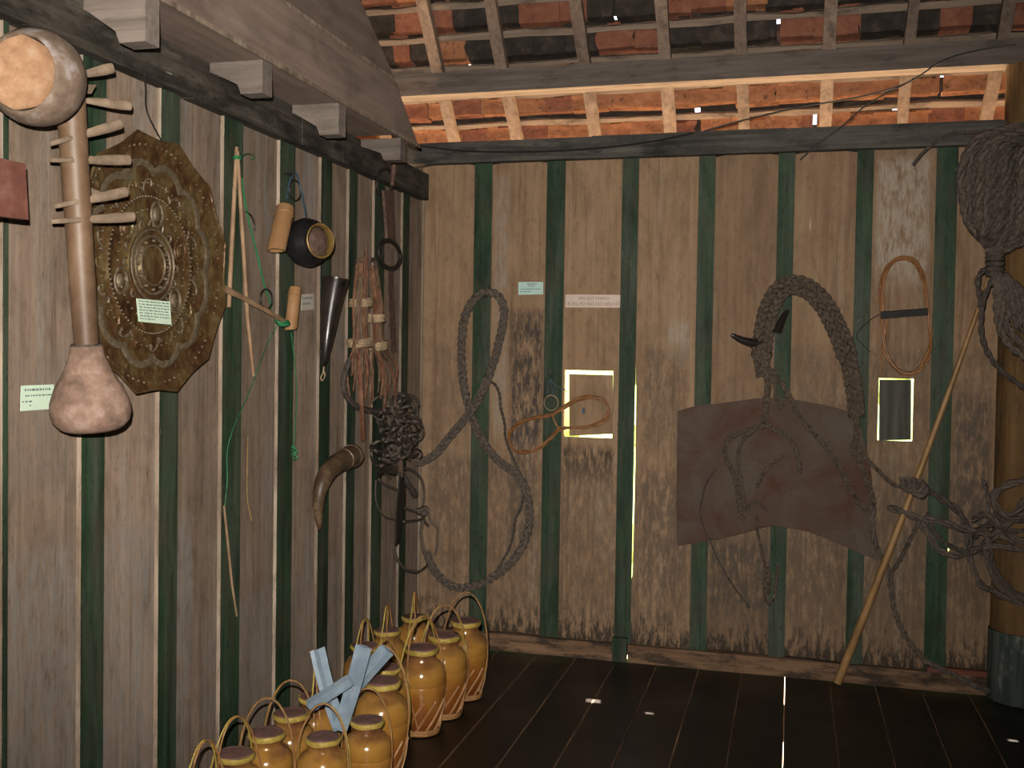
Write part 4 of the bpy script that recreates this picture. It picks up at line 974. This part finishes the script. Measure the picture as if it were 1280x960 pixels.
for k in range(34):                                        # inner turns rising straight from the tie
    u = k/33; tx = 1222+u*84; bx = 1244+(tx-1244)*.72
    g = G(); pts = crom([BW(1243+rr_.uniform(-3, 3), 322, .29), BW(1244+(bx-1244)*.35, 300, .31), BW(bx+rr_.uniform(-3, 3), 262, .30+rr_.uniform(-.02, .03)), BW(tx+rr_.uniform(-3, 3), 215, .30+rr_.uniform(-.02, .03)), BW(tx+(1275-tx)*.15, 178+abs(u-.6)*18, .28), BW(tx+(1275-tx)*.3, 168+abs(u-.6)*22, .24)], 5)
    twist(g, pts, rr_.uniform(.012, .016), strands=2, seg=5, pitch=.09, nrm=NB); part('rope_turn', g, 'rope' if k % 3 else 'rope_d', hk, 60)
for k in range(9):
    u = k/8; g = G(); twist(g, crom(pl(BW, [(1248+u*3, 340, .285), (1252+u*14, 358-u*6, .285), (1262+u*22, 384-u*16, .28), (1282+u*14, 412-u*26, .27), (1310, 440-u*40, .26)]), 6), .013, nrm=NB, pitch=.1); part('rope_tail', g, 'rope' if k % 2 else 'rope_d', hk, 60)
g = G()
for j in range(5):
    c = BW(1243.5, 316+j*6.5, .285); g.tube([c+Vector((math.cos(b)*.030, math.sin(b)*.032, .006*math.sin(b))) for b in [2*math.pi*i/18 for i in range(18)]], .0085, 6, True)
part('binding', g, 'rope_d', hk, 60)
for k, seq in enumerate([[(1236, 338, .28), (1226, 340, .27), (1222, 352, .26), (1224, 368, .26), (1226, 384, .26)], [(1243, 344, .28), (1230, 372, .26), (1226, 404, .25), (1230, 430, .24), (1244, 455, .22), (1262, 472, .2), (1290, 492, .185)],
        [(1246, 344, .28), (1246, 380, .27), (1250, 410, .26), (1262, 432, .25), (1290, 452, .24)], [(1250, 344, .28), (1252, 370, .28), (1262, 392, .27), (1278, 412, .26), (1300, 425, .25)], [(1252, 340, .28), (1262, 356, .28), (1276, 370, .27), (1300, 385, .26)], [(1248, 344, .28), (1249, 372, .28), (1256, 400, .27), (1270, 424, .26), (1300, 440, .25)]]):
    g = G(); twist(g, crom(pl(BW, seq), 6), .011 if k < 2 else .016, nrm=NB, pitch=.1); part('rope_tail', g, 'rope_d' if k < 2 else 'rope', hk, 60)
g = G(); g.tube(pl(BW, [(1290, 176, .17), (1290, 172, .33)]), .014, 8); part('peg', g, 'rust', hk, 50)

# lower rope tangle over the column foot
lt = thing('rope_snarl', BW(1230, 760, .03), 'loose snarl of thick dark ropes strung from the bamboo pole to the column', 'rope')
for k, (seq, rr) in enumerate([
    ([(1130, 606, .12), (1142, 610, .10), (1160, 614, .08), (1178, 624, .06), (1195, 636, .05), (1205, 650, .05), (1211, 672, .05), (1210, 690, .05)], .016),
    ([(1110, 634, .05), (1130, 640, .06), (1150, 648, .06), (1175, 652, .05), (1200, 660, .05), (1225, 664, .10), (1250, 670, .17), (1290, 682, .18)], .016),
    ([(1148, 650, .05), (1160, 668, .05), (1172, 686, .05), (1188, 694, .05), (1206, 692, .06), (1225, 684, .1), (1245, 668, .17), (1262, 652, .18), (1290, 640, .18)], .015),
    ([(1160, 640, .05), (1165, 660, .05), (1180, 678, .05), (1200, 688, .07), (1215, 690, .08)], .011),
    ([(1241, 625, .17), (1246, 614, .18), (1260, 606, .18), (1275, 602, .18), (1290, 598, .18)], .016),
    ([(1241, 625, .17), (1250, 640, .19), (1265, 645, .19), (1278, 630, .19), (1290, 615, .19)], .015),
    ([(1243, 640, .18), (1256, 648, .19), (1272, 650, .19), (1290, 645, .19)], .016),
    ([(1210, 690, .06), (1218, 715, .06), (1228, 732, .1), (1243, 738, .17), (1252, 745, .18), (1290, 760, .18)], .013),
    ([(1232, 680, .15), (1234, 700, .16), (1242, 722, .18), (1255, 738, .19), (1290, 752, .19)], .012), ([(1238, 678, .16), (1240, 700, .17), (1250, 722, .19), (1270, 742, .19), (1290, 748, .19)], .012),
    ([(1226, 690, .12), (1240, 682, .17), (1258, 684, .19), (1290, 690, .19)], .014), ([(1216, 650, .07), (1232, 642, .14), (1250, 655, .19), (1268, 672, .19), (1290, 676, .19)], .013), ([(1218, 672, .08), (1226, 660, .12), (1244, 655, .18), (1262, 664, .2), (1290, 662, .2)], .012),
    ([(1230, 600, .05), (1236, 640, .12), (1232, 665, .14), (1240, 690, .18)], .010)]):
    if seq[-1][0] == 1290: seq = seq+[(1301, seq[-1][1]+4, .18), (1315, seq[-1][1]+8, .13), (1323, seq[-1][1]+11, .05)]
    g = G(); twist(g, crom(pl(BW, seq), 6), rr, nrm=NB, pitch=rr*9); part('rope_strand', g, 'rope' if k % 3 else 'rope_d', lt, 60)
g = G(); rr_ = random.Random(2)
for j in range(5):
    c = BW(1139+rr_.uniform(-5, 12), 606+rr_.uniform(-3, 6), .12); g.tube(crom([c+Vector((math.cos(b)*.026, math.sin(b)*.02, math.sin(b)*.022+.008*math.cos(2*b))) for b in [2*math.pi*i/10+j for i in range(10)]], 3, True), .010, 6, True)
part('hitch_knot', g, 'rope', lt, 60)
g = G(); twist(g, crom(pl(BW, [(1092, 632, .05), (1090, 655, .045), (1094, 680, .035), (1104, 700, .018), (1112, 716, .016), (1114, 740, .016), (1119, 765, .025), (1130, 792, .035), (1146, 815, .045), (1160, 828, .055)])+[BW(1195, 845, .055), BW(1225, 860, .06), BW(1252, 868, .075), FL(1290, 882, .014)], 7), .0125, nrm=NB)
one('trailing_rope', g, 'rope', 'single rope trailing from the hide corner down onto the dark floorboards', 'rope', smooth=60)
g = G(); twist(g, crom(pl(BW, [(1150, 650, .03), (1140, 670, .016), (1130, 690, .016), (1122, 705, .03), (1115, 714, .042)]), 6), .010, nrm=NB); one('short_rope', g, 'rope_d', 'short slack rope slanting from the snarl towards the trailing rope', 'rope', smooth=60)

# wires and twig near the roof
g = G(); g.tube(crom([BW(1270, 56, .1), BW(1225, 62, .07), BW(1180, 75, .06), BW(1135, 103, .06), BW(1080, 120, .06), BW(1000, 134, .06), BW(930, 150, .06), BW(880, 164, .06)], 6), .004, 5); one('electric_wire', g, 'black', 'slack black wire slanting below the grey roof purlin', 'wire', smooth=50)
g = G(); g.tube(crom([BW(1135, 103, .07), BW(1085, 130, .065), BW(1050, 160, .06), BW(1020, 182, .055), BW(1000, 200, .055)], 6), .0035, 5); one('electric_wire', g, 'black', 'thin black wire branching down across the wall plate', 'wire', smooth=50)
g = G(); g.tube(crom([BW(512, 180, .06), BW(560, 187, .058), BW(620, 190, .056), BW(690, 189, .056), BW(760, 184, .056), BW(820, 176, .056), BW(868, 166, .056)], 6), .004, 5); one('electric_wire', g, 'black', 'black wire sagging along the top of the wall plate', 'wire', smooth=50)
g = G(); g.tube(crom([BW(1141, 207, .06), BW(1152, 193, .07), BW(1165, 181, .07), BW(1180, 171, .08), BW(1198, 166, .09), BW(1222, 166, .12), BW(1245, 170, .2)], 6), .0085, 6); one('bent_twig', g, 'rope_d', 'bent thin stick arching out of the rope hank over the wall plate', 'stick', smooth=50)

# ================================================================== JARS
def make_jar():
    root = thing('glazed_jar', (0, 0, 0), 'x', 'jar', 'glazed jars in rattan slings along the left wall')
    g = G(); prof = [(.046, .006), (.054, .008), (.063, .035), (.072, .085), (.078, .13), (.0805, .160), (.0790, .162), (.0805, .165), (.0795, .190), (.0745, .210), (.063, .226), (.051, .234), (.047, .240), (.047, .252), (.050, .262)]
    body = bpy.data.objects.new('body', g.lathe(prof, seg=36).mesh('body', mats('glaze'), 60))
    parts = [body]
    g = G()
    for j in range(3): z = .2615+j*.0045; rr = (.0505, .0525, .0515)[j]; g.tube([Vector((math.cos(b)*rr, math.sin(b)*rr, z+.0008*math.sin(4*b))) for b in [2*math.pi*i/30 for i in range(30)]], .0036, 6, True)
    parts.append(bpy.data.objects.new('neck_band', g.mesh('neck_band', mats('band'), 60)))
    g = G(); g.lathe([(.046, .262), (.048, .264), (.0495, .272), (.047, .2765), (.040, .2775), (.0375, .2755), (.02, .277), (0, .278)], seg=32, wob=lambda a, h: 1+.012*math.sin(3*a)); parts.append(bpy.data.objects.new('lid', g.mesh('lid', mats('lid'), 40)))
    def br(z):
        for (r1, z1), (r2, z2) in zip(prof[1:], prof[2:]):
            if z1 <= z <= z2: return r1+(r2-r1)*(z-z1)/(z2-z1)
        return .06
    g = G()
    for zz, rr in ((.006, .058), (.016, .061)): g.tube([Vector((math.cos(b)*rr, math.sin(b)*rr, zz)) for b in [2*math.pi*i/32 for i in range(32)]], .005, 6, True)
    for k in range(12):
        for sg_ in (1,):
            q = []
            for i in range(9):
                z = .012+.105*i/8; a = 2*math.pi*k/12+sg_*.95*i/8; rr = br(z)+.0022; q.append(Vector((math.cos(a)*rr, math.sin(a)*rr, z)))
            g.tube(q, .0036, 5, flat=.5)
    parts.append(bpy.data.objects.new('rattan_sling', g.mesh('rattan_sling', mats('rattan_j'), 60)))
    # arched handle: hoop over the lid, two legs at each side
    for sy in (-1, 1):
        g = G(); q = []
        pts = [(-.073, sy*.034, .11), (-.080, sy*.026, .17), (-.076, sy*.016, .235), (-.060, sy*.007, .305), (-.032, sy*.0035, .358), (0, sy*.003, .375), (.032, sy*.0035, .358), (.060, sy*.007, .305), (.076, sy*.016, .235), (.080, sy*.026, .17), (.073, sy*.034, .11), (.05, sy*.040, .03)]
        pts = [(-.05, sy*.040, .03)]+pts
        g.tube(crom(pts, 5), .0026, 6); parts.append(bpy.data.objects.new('handle', g.mesh('handle', mats('band' if sy > 0 else 'rattan_j'), 60)))
    for p in parts: COL.objects.link(p); p.parent = root
    return root
proto = make_jar(); first = True
ORD = ['first', 'second', 'third', 'fourth', 'fifth', 'sixth', 'seventh', 'eighth', 'ninth']
# (lid pixel, height, row) -> real place on the floor; heights of the jars differ
near_wall = [(518, 769, .285), (484, 786, .285), (456, 805, .285), (394, 868, .285), (363, 889, .285), (333, 913.5, .285), (294, 939, .285), (255, 972, .285)]
outer = [(582, 774, .325), (551, 794, .325), (522, 808, .325), (492, 829, .29), (477, 849, .33), (459, 898, .275), (404, 919, .275)]
def place(i, px, py, h, row, rot):
    global first
    P = FL(px, py, h); s_ = h/.28
    if first: r_ = proto; first = False
    else:
        r_ = proto.copy(); COL.objects.link(r_)
        for c in proto.children:
            d = c.copy(); COL.objects.link(d); d.parent = r_
    r_.location = (P.x, P.y, .002); r_.scale = (s_, s_, s_); r_.rotation_euler = (0, 0, rot)
    r_['label'] = '%s glazed brown jar from the back wall in the %s' % (ORD[i].capitalize() if False else ORD[i], row)
    return r_
rr_ = random.Random(4)
rots_n = [1.85, 1.8, 1.6, 2.0, .5, .5, 1.25, 1.5]; rots_o = [.3, .6, 1.1, 1.4, .3, .4, .3]
JP = []
for i, (a, b, h) in enumerate(near_wall): JP.append(place(i, a, b, h, 'row beside the plank wall', rots_n[i]))
for i, (a, b, h) in enumerate(outer): JP.append(place(i, a, b, h, 'row beside the open floor', rots_o[i]))

for it in range(40):
    for i in range(len(JP)):
        for j in range(i):
            a, b = JP[i], JP[j]; d = a.location-b.location; d.z = 0; need = (a.scale.x+b.scale.x)*.084
            if d.length < need: d = d.normalized()*(need-d.length)*.5; a.location += d; b.location -= d
# blue-grey plastic strips stuck between the jars
def strip(a, b, wd, label, oy, bend=0.0, oy2=None):
    p0 = BW(a[0], a[1], oy); p1 = BW(b[0], b[1], oy2 if oy2 is not None else oy)
    d = (p1-p0).normalized(); S = d.cross(NB).normalized(); Nn = S.cross(d)
    g = G(); n = 8; vs = []
    for k in range(n+1):
        t_ = k/n; c = p0.lerp(p1, t_)+Nn*(bend*math.sin(math.pi*t_)); q = wd*(1-.12*t_)
        for (us, un) in ((-q, -.006), (-q*.3, .010), (q*.55, .004), (q, .012), (q*.95, -.004), (0, -.012)): vs.append(c+S*us+Nn*un)
    fs = [tuple(range(6))[::-1], tuple(range(n*6, n*6+6))]
    for k in range(n):
        for i in range(6): l = (i+1) % 6; fs.append((k*6+i, k*6+l, k*6+6+l, k*6+6+i))
    g.add(vs, fs); return one('plastic_strip', g, 'plastic', label, 'plastic strip', 'folded plastic strips among the jars')
strip((397, 811), (426, 912), .023, 'blue-grey folded plastic strip leaning towards the plank wall', 1.80, .01)
strip((455, 808), (425, 912), .024, 'longest blue-grey folded plastic strip, crossing in front of the others', 1.84, -.01)
strip((484, 812), (440, 864), .025, 'blue-grey folded plastic strip slanting out towards the large jar', 1.70, .01)
strip((386, 883), (438, 850), .021, 'short blue-grey folded plastic strip lying across the other strips', 1.88, 0)
strip((458, 815), (436, 880), .015, 'narrow blue-grey folded plastic strip behind the longest one', 1.76, 0)
